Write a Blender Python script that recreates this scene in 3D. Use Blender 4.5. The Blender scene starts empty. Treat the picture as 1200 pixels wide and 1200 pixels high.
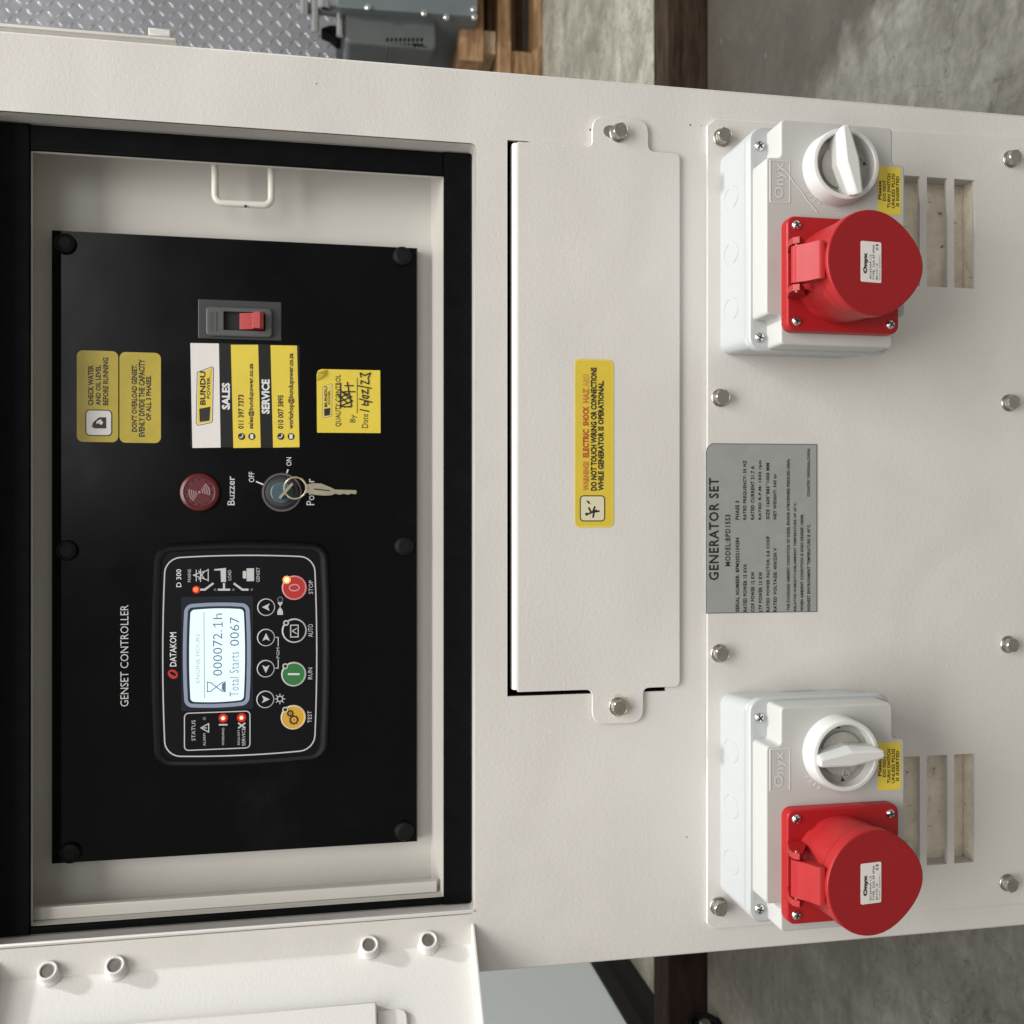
import bpy, bmesh, math, random
from mathutils import Vector, Matrix
from mathutils.geometry import tessellate_polygon
random.seed(7)
SC = bpy.context.scene
COL = SC.collection
PI = math.pi
R = math.radians

# ------------------------------------------------------------------ camera
FPX, TH, DIST, HCAM = 1170.0, R(10.7), 0.87, 0.92
cam = bpy.data.objects.new('camera', bpy.data.cameras.new('camera'))
COL.objects.link(cam)
cam.location = (0, -DIST, HCAM)
fwd = Vector((0, math.cos(TH), -math.sin(TH)))
cup = Vector((0, math.sin(TH), math.cos(TH)))
# the phone was held sideways: image left is world up, image top is world right
ix, iy, iz = -cup, Vector((1, 0, 0)), -fwd
cam.rotation_euler = Matrix(((ix.x, iy.x, iz.x), (ix.y, iy.y, iz.y), (ix.z, iy.z, iz.z))).to_euler()
cam.data.sensor_width = 36
cam.data.lens = 36 * FPX / 1200
cam.data.clip_start = 0.02
cam.data.clip_end = 60
cam.data.dof.use_dof = True
cam.data.dof.focus_distance = 0.86
cam.data.dof.aperture_fstop = 11
SC.camera = cam
SC.view_settings.view_transform = 'Standard'
SC.view_settings.look = 'None'
SC.view_settings.exposure = 0.08
SC.view_settings.gamma = 1.0

# ------------------------------------------------------------------ light
W = bpy.data.worlds.new('World')
SC.world = W
W.use_nodes = True
bg = W.node_tree.nodes['Background']
bg.inputs[0].default_value = (1.0, 0.99, 0.965, 1)
bg.inputs[1].default_value = 0.36

def area_light(name, loc, target, sx, sy, power, col):
    l = bpy.data.lights.new(name, 'AREA')
    l.shape = 'RECTANGLE'; l.size = sx; l.size_y = sy
    l.energy = power; l.color = col
    o = bpy.data.objects.new(name, l)
    COL.objects.link(o)
    o.location = loc
    o.rotation_euler = (Vector(target) - Vector(loc)).to_track_quat('-Z', 'Y').to_euler()
    return o
KEYDIR = Vector((0.48, -0.016, 0.877)).normalized()
area_light('high_bay_light', Vector((-0.4, 0, 0.95)) + KEYDIR * 7.0, (-0.4, 0, 0.95), 0.36, 0.36, 410, (0.95, 0.99, 1.0))
area_light('overhead_fill_light', (0.3, -2.7, 5.1), (0, 0, 0.7), 4.5, 2.6, 300, (1.0, 0.975, 0.935))  # added soft fill from high in front, no real opening there
area_light('panel_sheen_light', (1.35, -6.0, 3.3), (0.1, 0, 0.95), 2.6, 2.2, 46, (1.0, 0.98, 0.97))  # added lamp that gives the black panel its sheen

# ------------------------------------------------------------------ helpers
def at(px, py, n=0.0):
    """a pixel of the photograph on the vertical plane y = -n  ->  (x, z)"""
    b = (600 - px) / FPX; a = (600 - py) / FPX
    c, s = math.cos(TH), math.sin(TH)
    t = (DIST - n) / (c + b * s)
    return (t * a, HCAM + t * (-s + b * c))

def ray(px, py):
    b = (600 - px) / FPX; a = (600 - py) / FPX
    return fwd + a * Vector((1, 0, 0)) + b * cup

def on_floor(px, py, z=0.0):
    d = ray(px, py); t = (z - HCAM) / d.z
    return Vector(cam.location) + d * t

def rect(x0, y0, x1, y1, n=0.0):
    """pixel box -> (u0, v0, u1, v1)"""
    xm, ym = (x0 + x1) / 2, (y0 + y1) / 2
    return at(xm, y1, n)[0], at(x1, ym, n)[1], at(xm, y0, n)[0], at(x0, ym, n)[1]

def rrect(u0, v0, u1, v1, r=0.0, seg=5):
    if r <= 0:
        return [(u0, v0), (u1, v0), (u1, v1), (u0, v1)]
    p = []
    for cx, cy, a0 in ((u1 - r, v0 + r, -90), (u1 - r, v1 - r, 0), (u0 + r, v1 - r, 90), (u0 + r, v0 + r, 180)):
        for k in range(seg + 1):
            a = R(a0 + 90 * k / seg)
            p.append((cx + r * math.cos(a), cy + r * math.sin(a)))
    return p

def circle(cu, cv, r, seg=32, a0=0.0):
    return [(cu + r * math.cos(a0 + 2 * PI * k / seg), cv + r * math.sin(a0 + 2 * PI * k / seg)) for k in range(seg)]

def round_poly(pts, rad, seg=4):
    out = []
    n = len(pts)
    rads = rad if isinstance(rad, (list, tuple)) else [rad] * n
    for i in range(n):
        p = Vector(pts[i]); a = Vector(pts[i - 1]); b = Vector(pts[(i + 1) % n]); r = rads[i]
        if r <= 0:
            out.append(tuple(p)); continue
        da, db = (a - p).normalized(), (b - p).normalized()
        ang = da.angle(db)
        t = min(r / math.tan(ang / 2), (a - p).length * .48, (b - p).length * .48)
        p0, p2 = p + da * t, p + db * t
        for k in range(seg + 1):
            s = k / seg
            out.append(tuple(p0 * (1 - s) ** 2 + p * 2 * s * (1 - s) + p2 * s * s))
    return out

def inset(pts, d):
    """offset a CCW outline inwards by d (mitred)"""
    n = len(pts); out = []
    for i in range(n):
        p = Vector(pts[i]); a = Vector(pts[i - 1]); b = Vector(pts[(i + 1) % n])
        e0, e1 = p - a, b - p
        if e0.length < 1e-9: e0 = e1
        if e1.length < 1e-9: e1 = e0
        e0 = e0.normalized(); e1 = e1.normalized()
        n0, n1 = Vector((-e0.y, e0.x)), Vector((-e1.y, e1.x))
        m = n0 + n1
        if m.length < 1e-6: m = n0.copy()
        m.normalize()
        k = max(0.35, m.dot(n0))
        q = p + m * (d / k)
        out.append((q.x, q.y))
    return out

_fonts = {}
def glyphs(s, bold=0.0, spacing=1.0):
    key = (s, bold, spacing)
    if key not in _fonts:
        c = bpy.data.curves.new('t', 'FONT')
        c.body = s; c.resolution_u = 2; c.offset = bold; c.space_character = spacing
        o = bpy.data.objects.new('t', c)
        me = bpy.data.meshes.new_from_object(o)
        vs = [(v.co.x, v.co.y) for v in me.vertices]
        fs = [tuple(p.vertices) for p in me.polygons]
        bpy.data.objects.remove(o); bpy.data.curves.remove(c); bpy.data.meshes.remove(me)
        _fonts[key] = (vs, fs)
    return _fonts[key]

ORG = {}
class MB:
    """collects geometry in (u right, v up, n towards the viewer); M remaps local coordinates first"""
    def __init__(s, M=None):
        s.v = []; s.f = []; s.m = []; s.sm = []; s.mats = []; s.M = M
    def slot(s, mat):
        if mat not in s.mats: s.mats.append(mat)
        return s.mats.index(mat)
    def add(s, vs, fs, mat, flatfrom=None):
        b = len(s.v); k = s.slot(mat)
        for p in vs:
            p = Vector(p)
            if s.M is not None: p = s.M @ p
            s.v.append((p.x, -p.z, p.y))
        for i_, f in enumerate(fs):
            s.f.append(tuple(b + i for i in f)); s.m.append(k); s.sm.append(flatfrom is None or i_ < flatfrom)
    def loft(s, levels, mat, cap0=False, cap1=True):
        n = len(levels[0][0]); vs = []; fs = []
        for pts, z in levels:
            for i, p in enumerate(pts):
                vs.append((p[0], p[1], z[i] if isinstance(z, (list, tuple)) else z))
        for l in range(len(levels) - 1):
            for i in range(n):
                j = (i + 1) % n
                fs.append((l * n + i, l * n + j, (l + 1) * n + j, (l + 1) * n + i))
        side = len(fs)
        if cap1: fs.append(tuple((len(levels) - 1) * n + i for i in range(n)))
        if cap0: fs.append(tuple(reversed(range(n))))
        s.add(vs, fs, mat, side)
    def prism(s, out, n0, n1, mat, bev=0.0, seg=3, cap0=False, cap1=True, holes=()):
        lv = [(out, n0)]
        if bev > 0:
            for k in range(seg + 1):
                a = PI / 2 * k / seg
                lv.append((inset(out, bev * (1 - math.cos(a))) if k else out, n1 - bev + bev * math.sin(a)))
        else:
            lv.append((out, n1))
        s.loft(lv, mat, cap0, cap1 and not holes)
        if holes:
            s.face_holes(lv[-1][0], holes, n1, mat)
            for h in holes:
                s.loft([(h, n1), (h, n0)], mat, False, False)
            if cap0: s.face_holes(out, holes, n0, mat)
    def face_holes(s, out, holes, n, mat):
        loops = [[Vector((p[0], p[1], 0)) for p in l] for l in [out] + list(holes)]
        flat = [p for l in loops for p in l]
        tris = tessellate_polygon(loops)
        fs = []
        for a, b, c in tris:
            if (flat[b] - flat[a]).cross(flat[c] - flat[a]).z < 0: a, b, c = a, c, b
            fs.append((a, b, c))
        s.add([(p.x, p.y, n) for p in flat], fs, mat, 0)
    def box(s, u0, v0, n0, u1, v1, n1, mat, bev=0.0):
        s.prism(rrect(u0, v0, u1, v1), n0, n1, mat, bev, 2, cap0=True)
    def flat(s, pts, n, mat):
        s.add([(p[0], p[1], n) for p in pts], [tuple(range(len(pts)))], mat)
    def tube(s, path, r, mat, seg=10, closed=False):
        P = [Vector(p) for p in path]; n = len(P); rings = []; up = None
        for i in range(n):
            a = P[i - 1] if (i or closed) else P[i]; b = P[(i + 1) % n] if (i < n - 1 or closed) else P[i]
            t = (b - a).normalized()
            if up is None:
                up = Vector((0, 0, 1)) if abs(t.z) < .9 else Vector((0, 1, 0))
            x = up.cross(t).normalized(); y = t.cross(x); up = y
            rr = r[i] if isinstance(r, (list, tuple)) else r
            rings.append([P[i] + x * rr * math.cos(2 * PI * k / seg) + y * rr * math.sin(2 * PI * k / seg) for k in range(seg)])
        vs = [p for q in rings for p in q]; fs = []
        for l in range(n if closed else n - 1):
            m = (l + 1) % n
            for k in range(seg):
                j = (k + 1) % seg
                fs.append((l * seg + k, l * seg + j, m * seg + j, m * seg + k))
        if not closed:
            fs.append(tuple(reversed(range(seg)))); fs.append(tuple((n - 1) * seg + k for k in range(seg)))
        s.add(vs, fs, mat)
    # ---- flat print, in photograph pixels on the plane n
    def text(s, t, box, n, mat, bold=0.0, spacing=1.0, flip=False):
        vs, fs = glyphs(t, bold, spacing)
        if not vs: return
        x0 = min(p[0] for p in vs); x1 = max(p[0] for p in vs)
        y0 = min(p[1] for p in vs); y1 = max(p[1] for p in vs)
        u0, v0, u1, v1 = rect(*box, n)
        s.add([(u0 + (p[0] - x0) / (x1 - x0) * (u1 - u0), v0 + (p[1] - y0) / (y1 - y0) * (v1 - v0), n) for p in vs], fs, mat)
    def pflat(s, pts, n, mat):
        q = [at(x, y, n) for x, y in pts]
        ar = sum(q[i - 1][0] * q[i][1] - q[i][0] * q[i - 1][1] for i in range(len(q)))
        s.flat(q if ar > 0 else q[::-1], n, mat)
    def prect(s, box, n, mat, r=0.0):
        s.flat(rrect(*rect(*box, n), r), n, mat)
    def line(s, pts, w, n, mat):
        q = [Vector(at(x, y, n)) for x, y in pts]
        for i, (a, b) in enumerate(zip(q, q[1:])):
            d = (b - a)
            if d.length < 1e-7: continue
            d = d.normalized() * w / 2; p = Vector((-d.y, d.x)); e = d * .6
            z = n + 1e-6 * (i % 7)
            s.flat([a - p - e, b - p + e, b + p + e, a + p - e], z, mat)
    def ring(s, cx, cy, r, w, n, mat, seg=36, a0=0, a1=360):
        c = at(cx, cy, n); vs = []; fs = []
        full = abs(a1 - a0) >= 359.9
        for k in range(seg + 1):
            a = R(a0 + (a1 - a0) * k / seg)
            for rr in (r - w / 2, r + w / 2): vs.append((c[0] + rr * math.cos(a), c[1] + rr * math.sin(a), n))
        for k in range(seg): fs.append((2 * k, 2 * k + 1, 2 * k + 3, 2 * k + 2))
        s.add(vs, fs, mat)
    def disc(s, cx, cy, r, n, mat, seg=28):
        c = at(cx, cy, n); s.flat(circle(c[0], c[1], r, seg), n, mat)
    def outline(s, pts, w, n, mat):
        """a closed printed line along a (u,v) outline"""
        q = inset(pts, w); k = len(pts)
        s.add([(p[0], p[1], n) for p in pts] + [(p[0], p[1], n) for p in q], [(i, (i + 1) % k, k + (i + 1) % k, k + i) for i in range(k)], mat)
    def build(s, name, parent=None, origin=None, sharp=35):
        me = bpy.data.meshes.new(name)
        o = bpy.data.objects.new(name, me)
        if origin is None: origin = ORG[parent.name] if parent else Vector((0, 0, 0))
        origin = Vector(origin)
        me.from_pydata([(x - origin.x, y - origin.y, z - origin.z) for x, y, z in s.v], [], s.f)
        for m in s.mats: me.materials.append(m)
        me.polygons.foreach_set('material_index', s.m)
        me.set_sharp_from_angle(angle=R(sharp))
        me.polygons.foreach_set('use_smooth', s.sm)
        me.update()
        COL.objects.link(o)
        o.location = origin - (ORG[parent.name] if parent else Vector((0, 0, 0)))
        if parent: o.parent = parent
        ORG[o.name] = origin
        return o

def empty(name, loc, label=None, cat=None, group=None):
    o = bpy.data.objects.new(name, None); o.empty_display_size = .05
    COL.objects.link(o); o.location = loc; ORG[o.name] = Vector(loc)
    if label: tag(o, label, cat, group)
    return o
def tag(o, label, cat, group=None):
    o['label'] = label; o['category'] = cat
    if group: o['group'] = group
    return o
def put(src, parent, loc, rot=None):
    """a copy of a part that shares its mesh, with copies of its own children"""
    o = src.copy(); COL.objects.link(o); o.parent = parent
    o.location = Vector(loc) - ORG[parent.name]
    if rot is not None: o.rotation_euler = rot
    ORG[o.name] = Vector(loc)
    return o
def P(u, v, n): return Vector((u, -n, v))

# ------------------------------------------------------------------ materials
def mat(name, col, rough=.5, metal=0.0, var=0.0, vscale=8.0, bump=0.0, bscale=300.0, spec=.5, rvar=0.0, stretch=None, dirt_or_haze=None, dscale=5.0, dpos=(.55, .75), emit=None, estr=0.0, bdetail=2.0, coat=0.0, bdist=0.001, wave=0.0):
    m = bpy.data.materials.new(name); m.use_nodes = True
    nt = m.node_tree; N = nt.nodes; L = nt.links
    b = N['Principled BSDF']
    b.inputs['Base Color'].default_value = (*col, 1); b.inputs['Roughness'].default_value = rough
    b.inputs['Metallic'].default_value = metal; b.inputs['Specular IOR Level'].default_value = spec
    b.inputs['Coat Weight'].default_value = coat
    if emit:
        b.inputs['Emission Color'].default_value = (*emit, 1); b.inputs['Emission Strength'].default_value = estr
    if not (var or bump or dirt_or_haze or rvar): return m
    g = N.new('ShaderNodeNewGeometry')
    vec = g.outputs['Position']
    if stretch:
        mp = N.new('ShaderNodeMapping'); mp.inputs['Scale'].default_value = stretch
        L.new(vec, mp.inputs['Vector']); vec = mp.outputs[0]
    def noise(sc, det=4.0, rg=.55, dist=0.0):
        n = N.new('ShaderNodeTexNoise'); n.inputs['Scale'].default_value = sc; n.inputs['Detail'].default_value = det
        n.inputs['Roughness'].default_value = rg; n.inputs['Distortion'].default_value = dist
        L.new(vec, n.inputs['Vector']); return n.outputs['Fac']
    colout = None
    if var:
        mr = N.new('ShaderNodeMapRange'); L.new(noise(vscale, 6, .6, .4), mr.inputs[0])
        mr.inputs[1].default_value = .3; mr.inputs[2].default_value = .7
        mr.inputs[3].default_value = 1 - var; mr.inputs[4].default_value = 1 + var
        vm = N.new('ShaderNodeVectorMath'); vm.operation = 'SCALE'; vm.inputs[0].default_value = col
        L.new(mr.outputs[0], vm.inputs['Scale']); colout = vm.outputs[0]
    if dirt_or_haze:
        mr = N.new('ShaderNodeMapRange'); L.new(noise(dscale, 7, .65, .3), mr.inputs[0])
        mr.inputs[1].default_value = dpos[0]; mr.inputs[2].default_value = dpos[1]
        mx = N.new('ShaderNodeMix'); mx.data_type = 'RGBA'; L.new(mr.outputs[0], mx.inputs['Factor'])
        if colout: L.new(colout, mx.inputs['A'])
        else: mx.inputs['A'].default_value = (*col, 1)
        mx.inputs['B'].default_value = (*dirt_or_haze, 1); colout = mx.outputs['Result']
    if colout: L.new(colout, b.inputs['Base Color'])
    if rvar:
        mr = N.new('ShaderNodeMapRange'); L.new(noise(vscale * 1.7, 5), mr.inputs[0])
        mr.inputs[1].default_value = .3; mr.inputs[2].default_value = .7
        mr.inputs[3].default_value = max(.02, rough - rvar); mr.inputs[4].default_value = rough + rvar
        L.new(mr.outputs[0], b.inputs['Roughness'])
    if bump:
        bp = N.new('ShaderNodeBump'); bp.inputs['Strength'].default_value = bump; bp.inputs['Distance'].default_value = bdist
        L.new(noise(bscale, bdetail, .5, .8), bp.inputs['Height']); L.new(bp.outputs[0], b.inputs['Normal'])
        if wave:
            b2 = N.new('ShaderNodeBump'); b2.inputs['Strength'].default_value = 1; b2.inputs['Distance'].default_value = wave
            L.new(noise(5.5, 2, .4, .3), b2.inputs['Height']); L.new(b2.outputs[0], bp.inputs['Normal'])
    return m

POWDER = mat('beige_powder_coat', (.605, .583, .550), .40, var=.035, vscale=3.2, bump=.29, wave=.007, dirt_or_haze=(.53, .50, .465), dscale=9, dpos=(.60, .95), bscale=290, bdetail=2, bdist=.0007, rvar=.08)
POWDER_IN = mat('beige_powder_coat_smooth', (.55, .535, .495), .45, var=.03, vscale=5, bump=.08, bscale=400, bdist=.0004)
DOORPAINT = mat('beige_door_coat', (.635, .62, .595), .5, var=.02, vscale=5, bump=.32, bscale=340, bdetail=1.5, bdist=.0005)
RUBBER = mat('black_rubber', (.004, .004, .0045), .7, var=.25, vscale=60, bump=.1, bscale=500, spec=.06)
PANELBLACK = mat('black_panel_paint', (.0009, .0009, .0012), .20, rvar=.07, vscale=9, bump=.02, bscale=500, spec=.16, dirt_or_haze=(.0075, .0062, .0064), dscale=7, dpos=(.55, .80))  # blotchy reflections imitated by paler mottling mixed into the black
CAPBLACK = mat('black_plastic_cap', (.004, .004, .004), .5, spec=.2)
BEZEL = mat('controller_bezel', (.004, .004, .0045), .42, bump=.05, bscale=1200, spec=.3)
FACE = mat('controller_face', (.0035, .0035, .005), .3, spec=.2)
SILVER = mat('silver_print', (.50, .50, .50), .4)
WHITEP = mat('white_print', (.66, .66, .66), .5)
BLACKP = mat('black_print', (.012, .012, .012), .45)
GREYP = mat('grey_print', (.10, .10, .11), .45)
YELLOW = mat('yellow_vinyl', (.62, .47, .045), .42, var=.05, vscale=25, bump=.12, bscale=70, bdist=.0015)
YELLOWD = mat('yellow_vinyl_shaded', (.45, .35, .035), .38, var=.10, vscale=40, bump=.12, bscale=70, bdist=.0015)  # shade of the opening's top lip put into this darker yellow
YELLOWB = mat('bright_yellow_vinyl', (.68, .53, .055), .4, var=.04, vscale=30, bump=.12, bscale=70, bdist=.0015)
WHITEV = mat('white_vinyl', (.70, .67, .65), .4, var=.03, vscale=40, bump=.12, bscale=70, bdist=.0015)
CREAM = mat('cream_print', (.62, .58, .40), .45)
FOIL = mat('clear_sticker_on_black', (.012, .013, .012), .16, spec=.5)
REDP = mat('red_print', (.42, .06, .02), .45)
ORANGEP = mat('faded_red_print', (.50, .17, .04), .45)
FADEDP = mat('very_faded_red_print', (.56, .32, .06), .45)
NAMEPL = mat('brushed_aluminium_plate', (.36, .37, .36), .36, metal=.35, var=.05, vscale=60, rvar=.08)
STEEL = mat('zinc_bolt_steel', (.46, .44, .40), .30, metal=1.0, var=.12, vscale=120, rvar=.06, bump=.05, bscale=350)
CHROME = mat('screw_steel', (.72, .72, .72), .18, metal=1.0)
DARKST = mat('screw_recess', (.03, .03, .03), .5, metal=.5)
HANDLEPL = mat('white_handle_plastic', (.58, .58, .565), .35)
WHITEPL = mat('white_grey_plastic', (.41, .428, .428), .30, bump=.04, bscale=900, var=.012, vscale=12)
GREYPL = mat('light_grey_plastic', (.45, .45, .43), .40, bump=.05, bscale=900, var=.02, vscale=12)
EMBOSS = mat('raised_plastic_mark', (.56, .55, .52), .35)
DIALGREY = mat('dial_grey_plastic', (.30, .29, .265), .45, var=.10, vscale=60)
RED = mat('red_plastic', (.34, .011, .014), .34, spec=.3, bump=.03, bscale=800, var=.05, vscale=30)
REDCAP = mat('red_plastic_lid', (.29, .012, .015), .42, spec=.25, bump=.06, bscale=1200, var=.03, vscale=30)
REDLIT = mat('red_plastic_strap', (.35, .016, .018), .42, spec=.28, var=.07, vscale=90)
MAROON = mat('maroon_plastic', (.095, .008, .011), .3)
MAROONL = mat('maroon_grille_mark', (.30, .17, .18), .5)
SWGREY = mat('dark_grey_plastic', (.032, .033, .035), .45, bump=.04, bscale=900)
SWGREY2 = mat('grey_plastic_frame', (.075, .077, .08), .42)
VOID = mat('dark_inside', (.004, .004, .004), .7)
SWRED = mat('red_rocker', (.34, .008, .010), .25)
LOCKRING = mat('lock_ring', (.16, .13, .145), .35, metal=.6)
LOCKCORE = mat('lock_core', (.055, .10, .125), .4, metal=.3, var=.15, vscale=160)
KEYMET = mat('nickel_key', (.74, .67, .50), .22, metal=1.0, var=.1, vscale=200)
LCD = mat('lcd_backlight', (.06, .07, .07), .25, emit=(.74, .92, .94), estr=1.05)
LCDINK = mat('lcd_ink', (.03, .04, .06), .4, emit=(.14, .19, .34), estr=.6)
LCDINKL = mat('lcd_faint_ink', (.05, .06, .06), .4, emit=(.36, .48, .52), estr=.8)
LCDFRAME = mat('lcd_frame', (.24, .29, .40), .4)
LCDGAP = mat('lcd_gap', (.012, .02, .035), .3)
LCDBACK = mat('lcd_window', (.009, .011, .018), .2)
LEDRED = mat('lit_red_led', (.5, .05, .02), .4, emit=(1, .10, .03), estr=2.2)
LEDHOT = mat('lit_led_core', (.8, .4, .3), .4, emit=(1, .62, .42), estr=3.0)
LEDGLOW = mat('led_lens_red', (.20, .008, .006), .35, emit=(.6, .015, .01), estr=.5)
LEDAMB = mat('lit_amber_led', (.6, .2, .05), .4, emit=(1, .24, .035), estr=1.15)
LEDAMBHOT = mat('lit_amber_core', (.8, .6, .3), .4, emit=(1, .70, .34), estr=1.3)
BTNRED = mat('stop_button_red', (.42, .022, .022), .4)
BTNPINK = mat('stop_button_ring', (.62, .26, .26), .4)
BTNGREEN = mat('run_button_green', (.025, .16, .045), .4)
BTNYEL = mat('test_button_yellow', (.60, .33, .03), .4)
LOGORED = mat('logo_red', (.45, .02, .02), .4)
DUCT = mat('dusty_duct_board', (.70, .63, .52), .9, var=.16, vscale=45, bump=.4, bscale=160, dirt_or_haze=(.10, .085, .06), dscale=110, dpos=(.60, .70), bdist=.003)
TREAD = mat('polished_tread_metal', (.56, .56, .58), .30, metal=.9, var=.1, vscale=5)
CHECKER = mat('checker_plate_metal', (.34, .34, .36), .40, metal=.7, var=.12, vscale=4, rvar=.08)
MACHINE = mat('blue_grey_machine_paint', (.115, .135, .141), .42, var=.06, vscale=9)
MACHDARK = mat('dark_machine_paint', (.078, .083, .083), .5, var=.1, vscale=14)
PALE = mat('pale_grey_cabinet_paint', (.47, .495, .485), .5, var=.02, vscale=3)
BLACKST = mat('black_frame_paint', (.005, .005, .005), .5, var=.3, vscale=12, spec=.2)

def wood(name, c0, c1, axis_scale, sc=9):
    m = bpy.data.materials.new(name); m.use_nodes = True
    nt = m.node_tree; N = nt.nodes; L = nt.links; b = N['Principled BSDF']; b.inputs['Roughness'].default_value = .8; b.inputs['Specular IOR Level'].default_value = .12
    g = N.new('ShaderNodeNewGeometry'); mp = N.new('ShaderNodeMapping'); mp.inputs['Scale'].default_value = axis_scale
    L.new(g.outputs['Position'], mp.inputs['Vector'])
    n = N.new('ShaderNodeTexNoise'); n.inputs['Scale'].default_value = sc; n.inputs['Detail'].default_value = 7; n.inputs['Roughness'].default_value = .65; n.inputs['Distortion'].default_value = .5
    L.new(mp.outputs[0], n.inputs['Vector'])
    r = N.new('ShaderNodeValToRGB'); r.color_ramp.elements[0].position = .32; r.color_ramp.elements[1].position = .72
    r.color_ramp.elements[0].color = (*c0, 1); r.color_ramp.elements[1].color = (*c1, 1)
    L.new(n.outputs['Fac'], r.inputs['Fac']); L.new(r.outputs[0], b.inputs['Base Color'])
    bp = N.new('ShaderNodeBump'); bp.inputs['Strength'].default_value = .5; bp.inputs['Distance'].default_value = .004
    L.new(n.outputs['Fac'], bp.inputs['Height']); L.new(bp.outputs[0], b.inputs['Normal'])
    return m
WOOD = wood('pallet_wood', (.16, .085, .04), (.42, .27, .15), (.8, 6, 6))
WOODL = wood('pale_wood_end', (.34, .24, .14), (.62, .48, .32), (1, 4, 9))
WOODD = wood('dark_weathered_timber', (.010, .007, .005), (.062, .041, .025), (.9, 7, 7), 7)

def concrete():
    m = bpy.data.materials.new('workshop_concrete'); m.use_nodes = True
    nt = m.node_tree; N = nt.nodes; L = nt.links; b = N['Principled BSDF']
    g = N.new('ShaderNodeNewGeometry')
    def mapped(scale, rot=0.0):
        mp = N.new('ShaderNodeMapping'); mp.inputs['Scale'].default_value = scale; mp.inputs['Rotation'].default_value = (0, 0, rot)
        L.new(g.outputs['Position'], mp.inputs['Vector']); return mp.outputs[0]
    def noise(vec, sc, det, rg=.6, dist=0.0):
        n = N.new('ShaderNodeTexNoise'); n.inputs['Scale'].default_value = sc; n.inputs['Detail'].default_value = det
        n.inputs['Roughness'].default_value = rg; n.inputs['Distortion'].default_value = dist
        L.new(vec, n.inputs['Vector']); return n.outputs['Fac']
    def ramp(fac, p0, p1, c0, c1):
        r = N.new('ShaderNodeValToRGB'); r.color_ramp.elements[0].position = p0; r.color_ramp.elements[1].position = p1
        r.color_ramp.elements[0].color = (*c0, 1); r.color_ramp.elements[1].color = (*c1, 1); L.new(fac, r.inputs['Fac']); return r.outputs[0]
    def mix(f, a, bb, mode='MIX'):
        x = N.new('ShaderNodeMix'); x.data_type = 'RGBA'; x.blend_type = mode
        if isinstance(f, float): x.inputs['Factor'].default_value = f
        else: L.new(f, x.inputs['Factor'])
        for k, q in (('A', a), ('B', bb)):
            if isinstance(q, tuple): x.inputs[k].default_value = (*q, 1)
            else: L.new(q, x.inputs[k])
        return x.outputs['Result']
    pos = g.outputs['Position']
    base = ramp(noise(pos, 2.6, 8, .62, .3), .3, .72, (.10, .091, .077), (.235, .224, .202))
    streak = ramp(noise(mapped((1.0, 3.0, 1.0), .06), 4.5, 7, .65, .8), .35, .7, (.86, .86, .85), (1.08, 1.08, 1.08))
    c = mix(1.0, base, streak, 'MULTIPLY')
    blot = ramp(noise(pos, 7.5, 8, .68, .8), .36, .66, (.76, .75, .72), (1.2, 1.21, 1.2))
    c = mix(1.0, c, blot, 'MULTIPLY')
    fine = ramp(noise(pos, 46, 5, .65), .3, .75, (.70, .70, .68), (1.2, 1.2, 1.2))
    c = mix(1.0, c, fine, 'MULTIPLY')
    # brown shadow with a diagonal edge, painted into the concrete beside the timber
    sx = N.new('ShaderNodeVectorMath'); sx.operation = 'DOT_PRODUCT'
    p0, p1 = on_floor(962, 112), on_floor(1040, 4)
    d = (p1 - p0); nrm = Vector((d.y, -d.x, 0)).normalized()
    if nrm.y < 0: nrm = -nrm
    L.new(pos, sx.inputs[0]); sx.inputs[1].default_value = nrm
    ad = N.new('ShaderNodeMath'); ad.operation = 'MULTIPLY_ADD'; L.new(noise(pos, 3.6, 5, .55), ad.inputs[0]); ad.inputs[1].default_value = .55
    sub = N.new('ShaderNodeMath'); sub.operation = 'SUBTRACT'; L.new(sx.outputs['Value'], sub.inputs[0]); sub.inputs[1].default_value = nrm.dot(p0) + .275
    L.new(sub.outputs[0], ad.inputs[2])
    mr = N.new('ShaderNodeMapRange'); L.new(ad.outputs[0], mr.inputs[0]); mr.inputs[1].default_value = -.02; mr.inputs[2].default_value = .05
    # the painted shadow stops at the timber
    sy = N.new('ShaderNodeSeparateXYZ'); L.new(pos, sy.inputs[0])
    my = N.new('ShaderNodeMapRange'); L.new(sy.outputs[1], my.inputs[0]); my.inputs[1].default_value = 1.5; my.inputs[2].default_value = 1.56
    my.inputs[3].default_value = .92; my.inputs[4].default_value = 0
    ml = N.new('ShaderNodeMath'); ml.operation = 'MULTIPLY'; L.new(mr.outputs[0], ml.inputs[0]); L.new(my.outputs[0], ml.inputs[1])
    # soft shadow left of the generator, painted as a brown patch
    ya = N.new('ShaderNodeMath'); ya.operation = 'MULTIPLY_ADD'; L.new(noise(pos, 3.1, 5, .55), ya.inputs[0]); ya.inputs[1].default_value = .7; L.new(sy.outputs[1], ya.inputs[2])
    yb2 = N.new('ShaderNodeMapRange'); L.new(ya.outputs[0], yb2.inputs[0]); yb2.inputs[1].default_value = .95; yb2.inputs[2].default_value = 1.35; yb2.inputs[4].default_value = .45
    xb = N.new('ShaderNodeMapRange'); L.new(sy.outputs[0], xb.inputs[0]); xb.inputs[1].default_value = -.45; xb.inputs[2].default_value = -.35; xb.inputs[3].default_value = 1; xb.inputs[4].default_value = 0
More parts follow.
